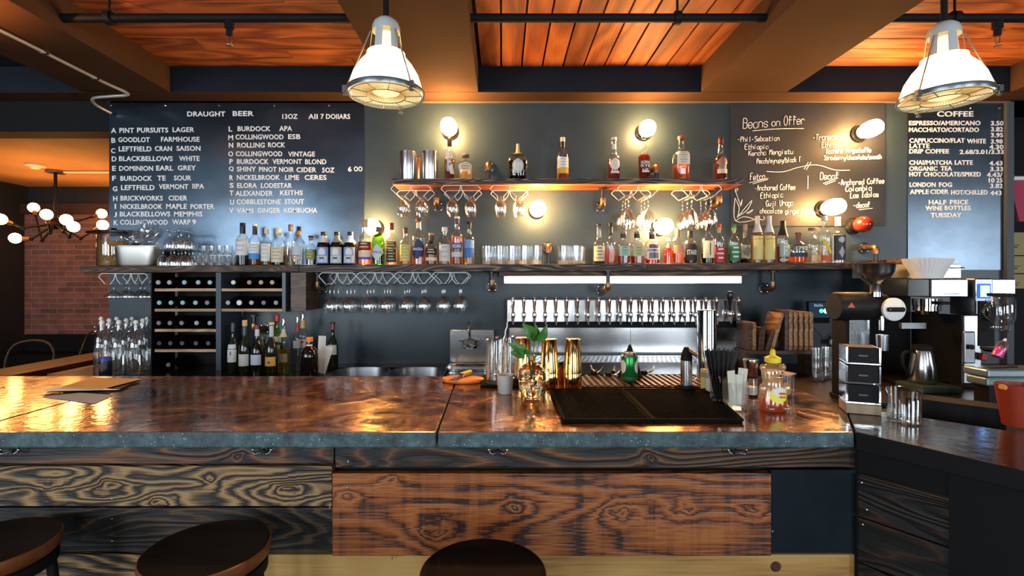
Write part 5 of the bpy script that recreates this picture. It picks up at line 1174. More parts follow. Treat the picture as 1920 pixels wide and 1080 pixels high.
for px, Y_, w_, h_, colr, lab in [(1321,1.90,.019,.082,(.58,.52,.20),'thin yellow card box in front of the chrome tower'),(1334,1.86,.032,.088,(.52,.54,.58),'pale grey card box beside the straw glass')]:
    t = thing('card_box', lab, 'box', (PX(px,Y_), Y_, ZB+.0012), rz=.3); MB().box(-w_/2, w_/2, -.012, .012, 0, h_).build('body', C(*colr), t, bevel=.001); MB().box(-w_/2-.0005, w_/2+.0005, -.0125, .0125, h_*.62, h_*.86).build('print_band', C(*[x*.55 for x in colr]), t)
# straw glass
X, Y = on_bar(1352, 757)
g = thing('straw_glass', 'glass packed with black drinking straws', 'glass', (X, Y, ZB+.001)); 
MB().lathe([(0,0),(.033,0),(.035,.004),(.038,.098),(.0355,.098),(.032,.010),(0,.010)], 26).build('tumbler', M['glass'], g)
random.seed(21); straw0 = None
SM = P('black_straw', (.010,.010,.011), .35)
hexes = [(i+.5*j, j*.866) for i in range(-3,4) for j in range(-3,4) if abs(i+j) <= 3]
for hx_, hy_ in hexes:
    b = Vector((hx_*.0066, hy_*.0066, .012)); k = 2.7+.12*random.random()
    d = Vector((b.x*k, b.y*(k-.7), .172)) - b
    if straw0 is None:
        straw0 = MB().lathe([(.0030,0),(.0030,.168),(.0022,.168),(.0022,.001)], 8).build('drinking_straw', SM); o = straw0
    else: o = straw0.copy(); COL.objects.link(o)
    o.location = Vector((X, Y, ZB+.001+.008*random.random()))+b; o.rotation_mode = 'QUATERNION'; o.rotation_quaternion = Vector((0,0,1)).rotation_difference(d)
    tag(o, 'black drinking straw in the straw glass', 'straw', 'black straws in the glass')
# card glass
X, Y = on_bar(1379, 766)
g = thing('card_glass', 'wide glass holding cream cards beside the straws', 'glass', (X, Y, ZB+.001)); MB().lathe([(0,0),(.036,0),(.038,.004),(.040,.088),(.0375,.088),(.035,.010),(0,.010)], 26).build('tumbler', M['glass'], g)
for dx, dy, rz_, ty, h_, lab in [(-.012,-.008,.25,-.07,.115,'cream folded card leaning left in the card glass'),(.008,.002,-.15,.03,.10,'cream folded card in front in the card glass'),(.018,.012,-.35,.10,.12,'cream folded card leaning right in the card glass')]:
    o = MB().box(-.014,.014,-.001,.001,0,h_).build('folded_card', P('cream_card', (.62,.60,.50), .7) if 'cream_card' not in bpy.data.materials else bpy.data.materials['cream_card'], None, (X+dx, Y+dy, ZB+.012), (0, ty, rz_)); tag(o, lab, 'card', 'cream cards in the glass')
X, Y = on_bar(1408, 743)
t = thing('salt_grinder', 'clear grinder with a steel top and white salt inside', 'grinder', (X, Y, ZB+.001))
MB().lathe([(0,0),(.022,0),(.0225,.004),(.0225,.072),(.019,.078)], 24).build('glass_body', M['glass'], t); MB().lathe([(0,.008),(.0205,.008),(.0205,.034),(0,.034)], 20).build('salt', M['paper'], t)
MB().lathe([(.0195,.0785),(.021,.08),(.024,.120),(.027,.128),(.026,.134),(0,.136)], 26).build('steel_top', M['steel'], t); MB().lathe([(.0228,.001),(.0228,.007)], 24).lathe([(.0228,.068),(.0228,.074)], 24).build('band', M['black'], t)
# honey bear
X, Y = on_bar(1449, 769)
hb_ = thing('honey_bear', 'bear-shaped honey bottle with a yellow cap on the bar', 'honey bottle', (X, Y, ZB+.001), rz=.08)
HP = [(0,0),(.040,0),(.046,.005),(.046,.025),(.043,.045),(.039,.066),(.034,.082),(.031,.092),(.033,.102),(.036,.113),(.036,.125),(.032,.138),(.024,.147),(.018,.150),(.018,.154)]
def bear(sc_, ztop=None):
    m = MB(); pr = [(r*sc_, z) for r, z in HP if ztop is None or z <= ztop]
    if ztop: pr.append((0, ztop))
    return m.lathe(pr, 32, ys=.78)
m = bear(1.0)
for s in (-1, 1): m.ball((s*.033,.0,.138), .012, 12, sy=.7)                 # ears
m.ball((0,-.029,.112), .016, 14, sy=.75, sz=.8)                              # snout
for s in (-1, 1): m.ball((s*.040,-.012,.070), .013, 12, sz=1.7, sy=.8)       # arms
for s in (-1, 1): m.ball((s*.026,-.028,.012), .016, 12, sz=.75)              # feet
m.build('bear_bottle', thin_glass('cloudy_plastic', (.93,.86,.74), .5, .16, base=.14, dirt=.22, glossc=(1,.95,.9)), hb_)
bear(.93, .050).build('honey', LIQ['honey'], hb_); 
MB().lathe([(0,.155),(.0235,.155),(.0245,.158),(.0245,.170),(.016,.174),(.009,.178),(.0075,.194),(.004,.197),(0,.198)], 24).build('cap', P('yellow_cap', (.86,.66,.03), .4), hb_)
lb = patch(.0455, .028, .080, .72, shape='oval', off=.98, ys=.80); lb.build('label', C(.85,.78,.06), hb_)
m = patch(.0455, .050, .080, .55, shape='oval', off=1.0, ys=.80); lo = m.build('label', C(.74,.74,.66), hb_)
m = MB(); put_text(m, 'Billy', -.002, .022, .0600, .009, -.0392, .0006); put_text(m, 'Bee', .0, .020, .050, .007, -.0387, .0006); m.build('lettering', C(.60,.08,.02), lo)
m = MB()
for s in (-1,1): m.ball((s*.012,-.0305,.126), .0028, 8)
m.ball((0,-.041,.117), .0032, 8); m.build('face', M['black'], hb_)
X2, Y2 = on_bar(1462, 752)
t = thing('napkin_cup', 'small cup with a folded pinkish napkin behind the honey bottle', 'cup', (PX(1467,1.80), 1.80, ZB+.001))
MB().lathe([(0,0),(.036,0),(.040,.085),(.038,.085),(.034,.004),(0,.004)], 22).build('cup', M['glass'], t)
o = MB().prism([(-.07,-.02),(.03,-.035),(.085,.0),(.02,.03),(-.05,.02)], 0, .004).build('folded_napkin', P('pink_napkin', (.62,.46,.46), .8), None, (PX(1455,1.80), 1.80, ZB+.0885), (.15,.12,.2)); tag(o, 'pinkish folded napkin lying over the cup behind the honey bottle', 'napkin')
# ------------------------------------------------------------------ serving boards and back wall things on the right
YB2 = 2.98
hold = thing('board_holder', 'dark wooden rack holding the serving boards', 'rack', (PX(1455,YB2), YB2, ZK+.001))
hzt = PZ(655,YB2)-ZK-.001
MB().box(PX(1390,YB2)-hold.location.x, PX(1518,YB2)-hold.location.x, -.06, .10, hzt-.02, hzt).build('rack_base', M['walnut'], hold)
for px in (1393, 1514): MB().box(PX(px,YB2)-hold.location.x-.008, PX(px,YB2)-hold.location.x+.008, -.05, .09, 0, hzt-.0205).build('leg', M['walnut'], hold)
zb_ = ZK+.001+hzt+.001
def sboard(px, w_, py0, mat, lab, lean=0, dep=.15, r=.012):
    h_ = PZ(py0,YB2)-zb_
    o = MB().extr([(-w_/2,0),(w_/2,0),(w_/2,h_-.006),(w_/2-.004,h_),(-w_/2+.004,h_),(-w_/2,h_-.006)], -dep/2, dep/2).build('serving_board', M[mat], None, (PX(px,YB2), YB2+.02, zb_), (0, lean, 0), bevel=.002)
    return tag(o, lab, 'board', 'serving boards')
sboard(1398, .026, 603, 'walnut', 'dark reddish board first in the board rack'); sboard(1406, .022, 603, 'boardwood', 'brown board second in the board rack')
sboard(1418, .034, 612, 'walnut', 'short dark wooden block leaning in the board rack', .08); sboard(1429, .022, 614, 'walnut', 'short grey-brown board leaning in the board rack', .30)
sboard(1438.5, .022, 583, 'boardwood', 'light orange board leaning in the middle of the rack', .28)
for i, px in enumerate((1465,1473,1482,1492,1502,1511)): sboard(px, .022, 580+i*.8, 'boardwood' if i else 'walnut', 'upright pale serving board, %s from the left behind the leaning light orange board' % ordn[i] if i < 5 else 'upright pale serving board at the right end of the rack')
# small display on the wall
t = thing('wall_display', 'small dark touch display with a green icon beside the grinder', 'display', (PX(1545,3.2), 3.24, PZ(598,3.2)))
MB().box(-.085,.085,-.012,.012,0,.112).build('case', M['black'], t, bevel=.003)
MB().box(-.078,.078,-.0128,-.0122,.006,.106).build('screen', emit('dark_screen', (.02,.045,.075), .8), t)
m = MB().ball((.0,-.013,.05), .014, 16, sx=1, sy=.08, sz=1); m.build('icon', emit('green_icon', (.1,.8,.4), 1.6), t)
m = MB().ball((.034,-.013,.05), .022, 16, sx=1, sy=.08, sz=.8); m.build('icon', emit('white_icon', (.6,.85,.9), 1.6), t)
m = MB()
for k in range(6): m.box(-.045+.01*k,-.041+.01*k,-.0136,-.0129,.078,.096-.003*(k%3))
m.build('digits', emit('screen_digits', (.4,.55,.7), .9), t)
MB().box(-.06,.06,-.004,.126,-.03,-.001).build('stand', M['black'], t)
MB().tube(smoothpath([(-.08,0,0),(-.04,-.01,-.07),(.01,0,-.12),(.03,.04,-.14),(.07,0,-.09),(.085,.0,0)]), .0022, 6).build('cord', M['steel'], t)
t = thing('socket_box', 'pale electrical outlet on the wall beside the grinder', 'outlet', (PX(1576,3.34), D-.001, PZ(660,D))); MB().box(-.05,.05,-.02,0,0,.11).build('box', P('grey_green_plastic', (.30,.34,.30), .5), t, bevel=.003); MB().box(-.075,-.02,-.045,-.021,.055,.09).build('plug', M['white'], t, bevel=.004)
gs0 = None
for i, (px, Y_) in enumerate([(1534,2.80),(1552,2.84)]):
    for k in range(3):
        lab = 'stacked water glass on the side counter under the display, %s' % (['lowest','middle','topmost'][k] + (' of the left stack' if i == 0 else ' of the right stack'))
        loc = (PX(px,Y_), Y_, ZK+.001+k*.052)
        if gs0: dup(gs0, loc, lab, ch=gsk)
        else:
            gs0 = tumbler('stacked_glass', .026, .032, .075, .01, 'gobletglass'); gs0.location = loc; gs0['label'] = lab; gs0['group'] = 'stacked water glasses'; gsk = kids(gs0)
t = thing('wall_notice', 'pale printed notice on the wall behind the grinder', 'notice', (PX(1674,3.36), D-.001, PZ(586,D)))
MB().box(-.055,.062,-.002,0,0,.215).build('sheet', P('grey_paper', (.34,.33,.36), .8), t)
m = MB(); random.seed(4)
for k in range(11): 
    for x in (-.045,.008): m.box(x, x+random.uniform(.02,.042), -.0026,-.0021,.19-.016*k,.196-.016*k)
m.build('print', C(.06,.06,.08), t)
# ------------------------------------------------------------------ grinder and what stands in front of it
YG = 2.28
g = thing('coffee_grinder', 'tall black coffee grinder with a steel hopper on the side counter', 'grinder', (PX(1622,YG), YG, ZK+.001))
def gx(px): return PX(px,YG)-g.location.x
def gz(py): return PZ(py,YG)-ZK-.001
MB().box(gx(1592), gx(1652), -.09, .14, 0, .02).build('base', M['black'], g, bevel=.004)
MB().box(gx(1594), gx(1640), .02, .13, .02, gz(590)).build('column', M['black'], g, bevel=.006)
MB().box(gx(1597), gx(1634), .012, .0195, .03, gz(598)).build('front_plate', M['steel'], g)
m = MB().lathe([(0,0),(.060,0),(.066,.01),(.066,.15),(.058,.19),(.056,.235),(0,.235)], 30, c=(gx(1571),.03,gz(575)), R=Matrix.Rotation(pi/2,3,'Y')); m.build('motor_housing', P('satin_black', (.008,.008,.009), .5, spec=.25), g)
m = MB().lathe([(0,0),(.052,0),(.052,.012),(.046,.016),(0,.016)], 30, c=(gx(1662),-.035,gz(579)), R=RX); m.build('dial', M['white'], g)
m = MB().cbox((gx(1660),-.062,gz(579)), .075, .022, .022); m.build('dial_knob', M['blackgloss'], g, bevel=.008)
MB().extr([(gx(1579),gz(576)),(gx(1592.5),gz(576)),(gx(1586),gz(566.5))], -.038, -.034).build('red_triangle', C(.55,.08,.04), g)
m = MB().lathe([(.020,0),(.022,.045),(.030,.055),(.055,.075),(.074,.105),(.079,.140),(.081,.142),(.078,.142),(.05,.08),(.02,.06)], 36, c=(gx(1641),.0,gz(553))); m.build('hopper', M['steel'], g)
m = MB().cyl((gx(1641),0,gz(556)), .026, .02, 24); m.build('hopper_collar', M['chrome'], g)
m = MB().tube([(gx(1647),-.02,gz(592)),(gx(1647),-.02,gz(618))], .012, 14); m.build('spout', M['chrome'], g)
m = MB().lathe([(.022,0),(.026,.07),(.024,.07),(.02,.0)], 20, c=(gx(1645),-.03,gz(655))); m.build('dosing_cup', M['steel'], g)
# wooden block and three black-faced steel trays on the bar end
XK, YK = on_bar(1627, 778)
RZ = -.38
bl = tag(MB().box(-.047,.047,-.03,.06,0,.030).build('wooden_block', P('greyed_oak', (.36,.26,.16), .5, noise=.3, nscale=14), None, (XK, YK+.03, ZB+.001), (0,0,RZ), bevel=.002), 'pale wooden block at the end of the bar under the black trays', 'block')
zz = ZB+.032
for k, (h_, lab) in enumerate([(.062,'lowest of three black-faced steel drawers stacked on the wooden block'),(.062,'middle of three black-faced steel drawers stacked on the wooden block'),(.058,'topmost of three black-faced steel drawers stacked on the wooden block')]):
    t = thing('steel_tin_box', lab, 'drawer box', (XK, YK+.03, zz), RZ, 'steel drawers on the wooden block')
    MB().box(-.047,.047,-.028,.058,0,.007).box(-.047,-.040,-.028,.058,.0072,h_-.002).box(.040,.047,-.028,.058,.0072,h_-.002).build('frame', M['chrome'], t, bevel=.0015)
    MB().box(-.0396,.0396,-.024,.055,.0075,h_-.003).build('box', M['black'], t); MB().box(-.012,.012,-.0252,-.0245,.026,.031).build('name_plate', C(.10,.09,.08), t)
    zz += h_
X, Y = on_bar(1695, 792)
t = thing('rocks_glass', 'rocks glass with a little water on the return of the bar', 'glass', (X, Y, ZB+.001))
MB().lathe([(0,0),(.036,0),(.041,.004),(.0435,.098),(.0425,.099),(.0405,.098),(.0385,.014),(0,.012)], 36).build('tumbler', M['glass'], t)
m = MB(); n = 48; pr = [(.0415,.004),(.042,.012),(.0418,.020),(.0424,.028),(.042,.034)]; m.lathe(pr, n); m.build('ribbed_base', M['cutglass'], t); MB().lathe([(0,.0145),(.0382,.0145),(.0386,.022),(0,.022)], 28).build('water', LIQ['clear'], t)
# ------------------------------------------------------------------ coffee brewer
YBW = 2.62
b = thing('coffee_brewer', 'twin stainless filter coffee brewer with a blue display', 'coffee brewer', (PX(1768,YBW), YBW, ZK+.001))
def qx(px, Y=YBW): return PX(px,Y)-b.location.x
def qz(py, Y=YBW): return PZ(py,Y)-ZK-.001
MB().box(qx(1697), qx(1842), .12, .40, qz(522), qz(494)).build('top_housing', M['steel'], b, bevel=.004)
MB().box(qx(1800), qx(1842), .1, .1195, qz(502), qz(500)).build('vent_slot', M['black'], b)
MB().box(qx(1696), qx(1737), -.02, .30, qz(556), qz(523)).build('dark_panel', M['blackgloss'], b, bevel=.004)
MB().box(qx(1737.5), qx(1806), -.03, .30, qz(557), qz(523)).build('front_panel', M['steel'], b, bevel=.006)
MB().box(qx(1845), qx(1894), -.03, .30, qz(557), qz(523)).build('front_panel', M['steel'], b, bevel=.006)
MB().box(qx(1812), qx(1845), -.05, .10, qz(590), qz(522)).build('control_head', M['steeldark'], b, bevel=.006)
MB().box(qx(1816), qx(1839), -.053, -.0505, qz(559), qz(532)).build('display_bezel', emit('blue_bezel', (.03,.12,.9), 1.6), b); MB().box(qx(1820), qx(1837), -.0545, -.0532, qz(556), qz(535)).build('display', emit('blue_display', (.35,.6,1), 2.2), b)
MB().box(qx(1800), qx(1834), -.02, .10, .0205, qz(590.5)).build('column', M['steel'], b, bevel=.005)
MB().box(qx(1796), qx(1799.5), -.02, .30, .0205, qz(590.5)).build('column_side', M['blackgloss'], b)
MB().box(qx(1700), qx(1795), .30, .32, .02, qz(557)).build('back_plate', M['black'], b)
MB().box(qx(1698), qx(1840), .05, .33, 0, .02).box(qx(1795), qx(1840), -.03, .0495, 0, .02).build('base', M['black'], b, bevel=.004)
m = MB().lathe([(0,0),(.005,0),(.005,.003),(0,.004)], 14, c=(qx(1817),-.021,qz(694)), R=RX); m.build('button', C(.12,.02,.02), b)
m = MB().cbox((qx(1813),-.028,qz(663)), .055, .016, .022); m.build('switch_mount', M['black'], b, bevel=.002); MB().cbox((qx(1832),-.034,qz(667)), .03, .02, .036, rot=Matrix.Rotation(.3,3,'Y')).build('switch', C(.40,.02,.015), b, bevel=.003)
m = MB().lathe([(0,0),(.045,0),(.052,.018),(.06,.020),(.060,.045),(.064,.047),(.064,.085),(0,.085)], 32, c=(qx(1762),.08,qz(591))); m.build('filter_basket', M['chrome'], b)
MB().cbox((qx(1762),-.005,qz(568)), .05,.06,.016).build('basket_handle', M['black'], b, bevel=.003)
MB().box(qx(1705), qx(1752), .05, .07, qz(618), qz(607)).build('arm', M['steeldark'], b)
fp = thing('paper_filters', 'nested stack of fluted white paper coffee filters on the brewer', 'coffee filters', (PX(1745,YBW), YBW+.05, PZ(522.5,YBW)+.001)); fp.location.y = YBW+.02
for j in range(3):
    m = MB(); n = 72; vs = []; fs = []
    for i, (r, z) in enumerate([(.072,0),(.085,.03),(.104,.065),(.122,.098)]):
        for k in range(n):
            a = 2*pi*k/n; rr = r*(1+(.018*(1 if k%2 else -1)) * (i/3)); vs.append((rr*cos(a)*.98, rr*sin(a)*.72, z+.004*j+(.003*sin(3*a+j) if i == 3 else 0)))
    for i in range(3):
        for k in range(n): fs.append((i*n+k, i*n+(k+1)%n, (i+1)*n+(k+1)%n, (i+1)*n+k))
    fs.append(tuple(range(n-1,-1,-1))); m.add(vs, fs); m.build('filter', M['paper'], fp)
cf = thing('steel_carafe', 'stainless coffee carafe standing under the brewer basket', 'carafe', (PX(1748,2.5), 2.56, ZK+.038))
MB().lathe([(0,0),(.056,0),(.060,.006),(.056,.08),(.044,.15),(.040,.165)], 32).build('body', M['steel'], cf); MB().lathe([(.041,.1655),(.044,.168),(.044,.188),(.03,.195),(0,.195)], 28).build('lid', M['black'], cf)
MB().tube(smoothpath([(-.042,0,.16),(-.095,0,.15),(-.10,0,.09),(-.062,0,.03)]), .008, 10).build('handle', M['black'], cf)
o = MB().box(-.10,.105,-.09,.09,0,.036).build('folded_cloth', P('dark_green_cloth', (.02,.045,.035), .9, bump=.4, nscale=60), None, (PX(1752,2.5), 2.54, ZK+.0005), (0,0,0), bevel=.012); o.location.z = ZK+.0005; tag(o, 'folded dark green cloth under the steel carafe', 'cloth')
cf.location.z = ZK+.038
b2 = thing('glass_blender_jar', 'upturned clear glass jar hanging beside the brewer at the right', 'jar', (PX(1878,2.45), 2.455, PZ(622,2.45)), rz=0)
MB().lathe([(.0,.0),(.030,0),(.034,.004),(.036,.02),(.036,.03),(.050,.05),(.056,.08),(.056,.155),(.046,.175)], 28).build('jar', M['cutglass'], b2); MB().lathe([(.046,.1755),(.050,.176),(.050,.19),(0,.19)], 24).build('lid', M['black'], b2); MB().tube(smoothpath([(-.05,0,.14),(-.08,0,.12),(-.085,0,.08),(-.055,0,.055)]), .007, 8).build('handle', M['blackgloss'], b2)
MB().box(-.05,.03,.06,.068,-.08,.15).build('stand', M['black'], b2); MB().box(-.02,.02,.045,.0595,.05,.13).build('clamp', M['black'], b2)
# pump bottle, tray machine, red thing at the right edge
t = thing('soap_bottle', 'small squeeze bottle half full of pink soap, tilted', 'bottle', (PX(1868,2.3), 2.3, PZ(669,2.3))); t.rotation_euler = (0, .48, 0)
MB().lathe([(0,0),(.020,0),(.022,.004),(.022,.068),(.012,.078),(.007,.081)], 22).build('bottle', thin_glass('cloudy_bottle', (.85,.85,.85), .4, .2, base=.1, dirt=.25), t); MB().lathe([(0,.002),(.0205,.002),(.0205,.045),(0,.045)], 20).build('soap', P('pink_soap', (.95,.05,.36), .3), t); MB().lathe([(0,.0815),(.008,.0815),(.004,.095),(0,.096)], 12).build('cap', M['white'], t)
MB().cbox((.0,.05,.03),.03,.06,.012).build('clip', M['black'], t)
t = thing('steel_tray_machine', 'wide steel tray of the espresso machine at the right edge', 'espresso machine', (PX(1880,2.2), 2.20, ZK+.001))
def ax_(px): return PX(px,2.2)-t.location.x
def az(py): return PZ(py,2.2)-ZK-.001
MB().box(ax_(1838), ax_(1990), -.03, .07, az(722), az(706)).build('tray', P('blue_grey_steel', (.20,.26,.29), .35, .7), t, bevel=.008); MB().box(ax_(1836), ax_(1990), -.04, .08, az(705.5), az(690)).build('tray_top', P('blue_grey_steel_light', (.32,.39,.42), .3, .8), t, bevel=.008)
MB().box(ax_(1850), ax_(1985), -.01, .06, 0, az(722.5)).build('pedestal', M['black'], t)
MB().tube([(ax_(1840),-.03,az(688)),(ax_(1885),-.05,az(684.5))], .005, 8).build('handle', M['chrome'], t); MB().box(ax_(1842), ax_(1864), .085, .10, az(688), az(625)).build('side_plate', M['steeldark'], t, bevel=.006)
m = MB().lathe([(0,0),(.01,0),(.012,.01),(0,.012)], 16, c=(ax_(1852),.083,az(655)), R=RX); m.build('gauge', M['black'], t)
X = PX(1897, 1.42); 
t = thing('red_scoop', 'orange-red plastic scoop sticking in at the right edge', 'scoop', (PX(1937,1.40), 1.44, ZB+.001))
MB().lathe([(0,0),(.035,0),(.052,.12),(.049,.12),(.033,.004),(0,.004)], 24).build('cup', P('orange_red_plastic', (.30,.035,.012), .4), t); MB().tube([(-.05,-.01,.112),(-.062,-.012,.116)], .008, 10).build('lug', C(.75,.30,.05), t)
o = MB().box(-.062,.062,-.05,.05,0,.03).build('dark_box', M['black'], None, (PX(1792,1.62), 1.60, ZB-.0), (0,0,-.62), bevel=.002)
o.location = (1.50, 1.52, ZB+.001); bpy.data.objects.remove(o)
t = thing('low_black_box', 'low black box along the back of the return bar', 'box', (1.455, 1.60, ZK+.001), -.78); MB().box(-.12,.12,0,.10,0,.165).build('body', M['black'], t, bevel=.003)
# beyond the wall end
for k, (py0, py1) in enumerate([(435,478),(480,512),(514,541)]):
    t = thing('wall_poster', 'beige printed poster beyond the wall end, %s of three' % ['topmost','middle','lowest'][k], 'poster', (PX(1912,4.15), 4.19, PZ(py1,4.15)), group='beige posters beyond the wall')
    MB().box(-.085,.25,-.003,0,0,PZ(py0,4.15)-PZ(py1,4.15)).build('sheet', P('beige_paper', (.42,.33,.16), .8), t)
    m = MB(); hh = PZ(py0,4.15)-PZ(py1,4.15)
    for r in range(3): m.box(-.075, .06-.02*r, -.0036, -.0031, hh*.55-.022*r, hh*.55-.016*r)
    m.build('print', C(.04,.035,.02), t)
t = thing('white_rail', 'white rail end on the wall corner at the right edge', 'rail', (XR+.045, 3.44, PZ(340,3.44)))
MB().tube(smoothpath([(-.03,0,-.11),(-.03,0,-.02),(-.01,0,.012),(.05,0,.02),(.30,0,.02)],4), .016, 12).build('pipe', M['white'], t); MB().tube([(-.03,0,-.02),(-.045,-.0,-.02)], .008, 10).build('wall_stub', M['white'], t)
o = MB().prism([(0,0),(.26,0),(.26,.03),(.0,.02)], -.28, 0).build('red_cloth', P('red_cloth', (.40,.05,.09), .8), None, (XR+.055, 3.425, PZ(340,3.44)-.0))
for v in o.data.vertices:
    if v.co.z < -.1 and v.co.x < .1: v.co.x += .07
tag(o, 'red cloth hanging from the white rail', 'cloth')
# ------------------------------------------------------------------ stools
def stool(X, Y, zs, r, label):
    t = thing('bar_stool', label, 'stool', (X, Y, 0), group='round bar stools')
    MB().lathe([(0,zs-.006),(r-.016,zs-.004),(r-.006,zs-.0005),(r-.003,zs-.002)], 48).build('seat', M['seatwood'], t)
    MB().lathe([(0,zs-.045),(r-.014,zs-.045),(r-.004,zs-.034),(r,zs-.012),(r-.001,zs-.002),(r-.004,zs)], 48).build('seat_rim', M['seatrim'], t)
    MB().lathe([(r-.05,zs-.075),(r-.008,zs-.075),(r-.008,zs-.0455),(r-.05,zs-.0455)], 40).build('apron_ring', M['black'], t)
    for k in range(4):
        a = pi/4 + k*pi/2; c_, s_ = cos(a), sin(a)
        MB().tube([((r-.03)*c_,(r-.03)*s_,zs-.07),((r+.035)*c_,(r+.035)*s_,0)], .013, 10).build('leg', M['black'], t)
    n = 32; rr = r+.0
    MB().tube([(rr*cos(2*pi*k/n)*1.01, rr*sin(2*pi*k/n)*1.01, .30) for k in range(n)], .009, 8, closed=True).build('foot_ring', M['iron'], t)
stool(PX(385,1.325)+.005, 1.325, .78, .156, 'round dark bar stool with a coppery rim, second from the left'); stool(PX(906,1.215), 1.215, .78, .156, 'round dark bar stool at the middle of the bar, only its top showing'); stool(-1.395, 1.34, .78, .158, 'dark bar stool cut off at the left edge, leftmost')
# ------------------------------------------------------------------ pendants
def pendant(px, py, Y, label, pw_=40):
    X, z = PX(px,Y), PZ(py,Y); R = .140
    t = thing('pendant_lamp', label, 'pendant lamp', (X, Y, z), group='industrial pendant lamps')
    MB().lathe([(.139,.004),(.136,.030),(.122,.075),(.100,.112),(.080,.135),(.072,.150),(.072,.158)], 44).build('shade', M['shade'], t)
    MB().lathe([(.145,-.004),(.147,.004),(.146,.014),(.139,.016),(.137,.0)], 44).build('rim', P('blue_grey_metal', (.20,.25,.30), .3, .7) if 'blue_grey_metal' not in bpy.data.materials else bpy.data.materials['blue_grey_metal'], t)
    m = MB(); nb = 6
    EN = P('grey_white_enamel', (.50,.54,.56), .35) if 'grey_white_enamel' not in bpy.data.materials else bpy.data.materials['grey_white_enamel']
    for k in range(nb):
        a0 = 2*pi*k/nb; vs = []; fs = []
        for zz, r in ((.158,.062),(.20,.058),(.245,.052)):
            for i in range(4): a = a0 + .52*i/3; vs.append((r*cos(a), r*sin(a), zz))
        for j in range(2):
            for i in range(3): fs.append((j*4+i, j*4+i+1, j*4+i+5, j*4+i+4))
        m.add(vs, fs, 0, True)
    m.lathe([(.066,.150),(.066,.162),(.061,.164)], 36); m.lathe([(.053,.240),(.053,.256),(.046,.275),(.030,.289),(.014,.294),(0,.295)], 36)
    m.build('vented_cap', EN, t)
    MB().lathe([(0,.16),(.034,.16),(.036,.20),(.026,.235),(0,.24)], 20).build('lamp_socket', M['lampcore'], t)
    MB().lathe([(0,.010),(.06,.012),(.10,.016),(.132,.006)], 40).build('lens', M['lamplens'], t)
    m = MB()
    for k in range(72): a = 2*pi*k/72; m.tube([(.05*cos(a),.05*sin(a),.008),(.10*cos(a),.10*sin(a),.012),(.131*cos(a),.131*sin(a),.003)], .0011, 4)
    m.build('lens_ribs', M['lampcore2'], t)
    m = MB(); n = 40
    for r in (.136, .072): m.tube([(r*cos(2*pi*k/n), r*sin(2*pi*k/n), -.006) for k in range(n)], .0022, 6, closed=True)
    for k in range(10): a = 2*pi*k/10; m.tube([(.072*cos(a),.072*sin(a),-.006),(.139*cos(a),.139*sin(a),-.005)], .0020, 6)
    m.build('wire_guard', P('warm_wire', (.42,.34,.22), .4, .5) if 'warm_wire' not in bpy.data.materials else bpy.data.materials['warm_wire'], t)
    for k in range(3):
        a = radians(200)+k*2*pi/3
        MB().tube([(.146*cos(a),.146*sin(a),.010),(.058*cos(a),.058*sin(a),.235)], .0028, 6).build('stay_wire', bpy.data.materials['warm_wire'], t)
        m = MB().cbox((.151*cos(a),.151*sin(a),.004), .016,.016,.022); m.cyl((.150*cos(a),.150*sin(a),-.022), .0035, .014, 8); m.cbox((.150*cos(a),.150*sin(a),-.018), .018,.003,.007); m.build('clip', M['steeldark'], t)
    ld_ = bpy.data.lights.new('lamp', 'SPOT'); ld_.energy = pw_; ld_.color = (1,.62,.26); ld_.spot_size = radians(125); ld_.spot_blend = .9; ld_.shadow_soft_size = .05
    lo_ = bpy.data.objects.new('lamp', ld_); COL.objects.link(lo_); lo_.parent = t; lo_.location = (0,0,-.012)
    MB().tube([(0,0,.292),(0,0,ZH-z-.001)], .011, 12).build('rod', M['black'], t); MB().lathe([(.05,0),(.05,-.012),(.02,-.03),(0,-.03)], 24, c=(0,0,ZH-z-.001)).build('ceiling_plate', M['black'], t)
pendant(724, 178, 1.9, 'glowing white pendant lamp hanging near the draught menu'); pendant(1770, 186, 1.9, 'glowing white pendant lamp hanging in front of the coffee menu', 18)
third = pendant(-316, 182, 1.9, 'unseen pendant lamp added further left along the bar beside the conduit beam', 20)  # unseen third pendant, spaced on from the row, added to warm the left beam
up_ = bpy.data.lights.new('added_beam_uplight', 'SPOT'); up_.energy = 55; up_.color = (1,.36,.10); up_.spot_size = radians(150); up_.spot_blend = .3; up_.shadow_soft_size = .02  # added upward spot, no lamp seen there, to warm the left beam
uo = bpy.data.objects.new('added_beam_uplight', up_); COL.objects.link(uo); uo.location = (-2.46, 1.9, 2.50); uo.rotation_euler = (pi,0,0)
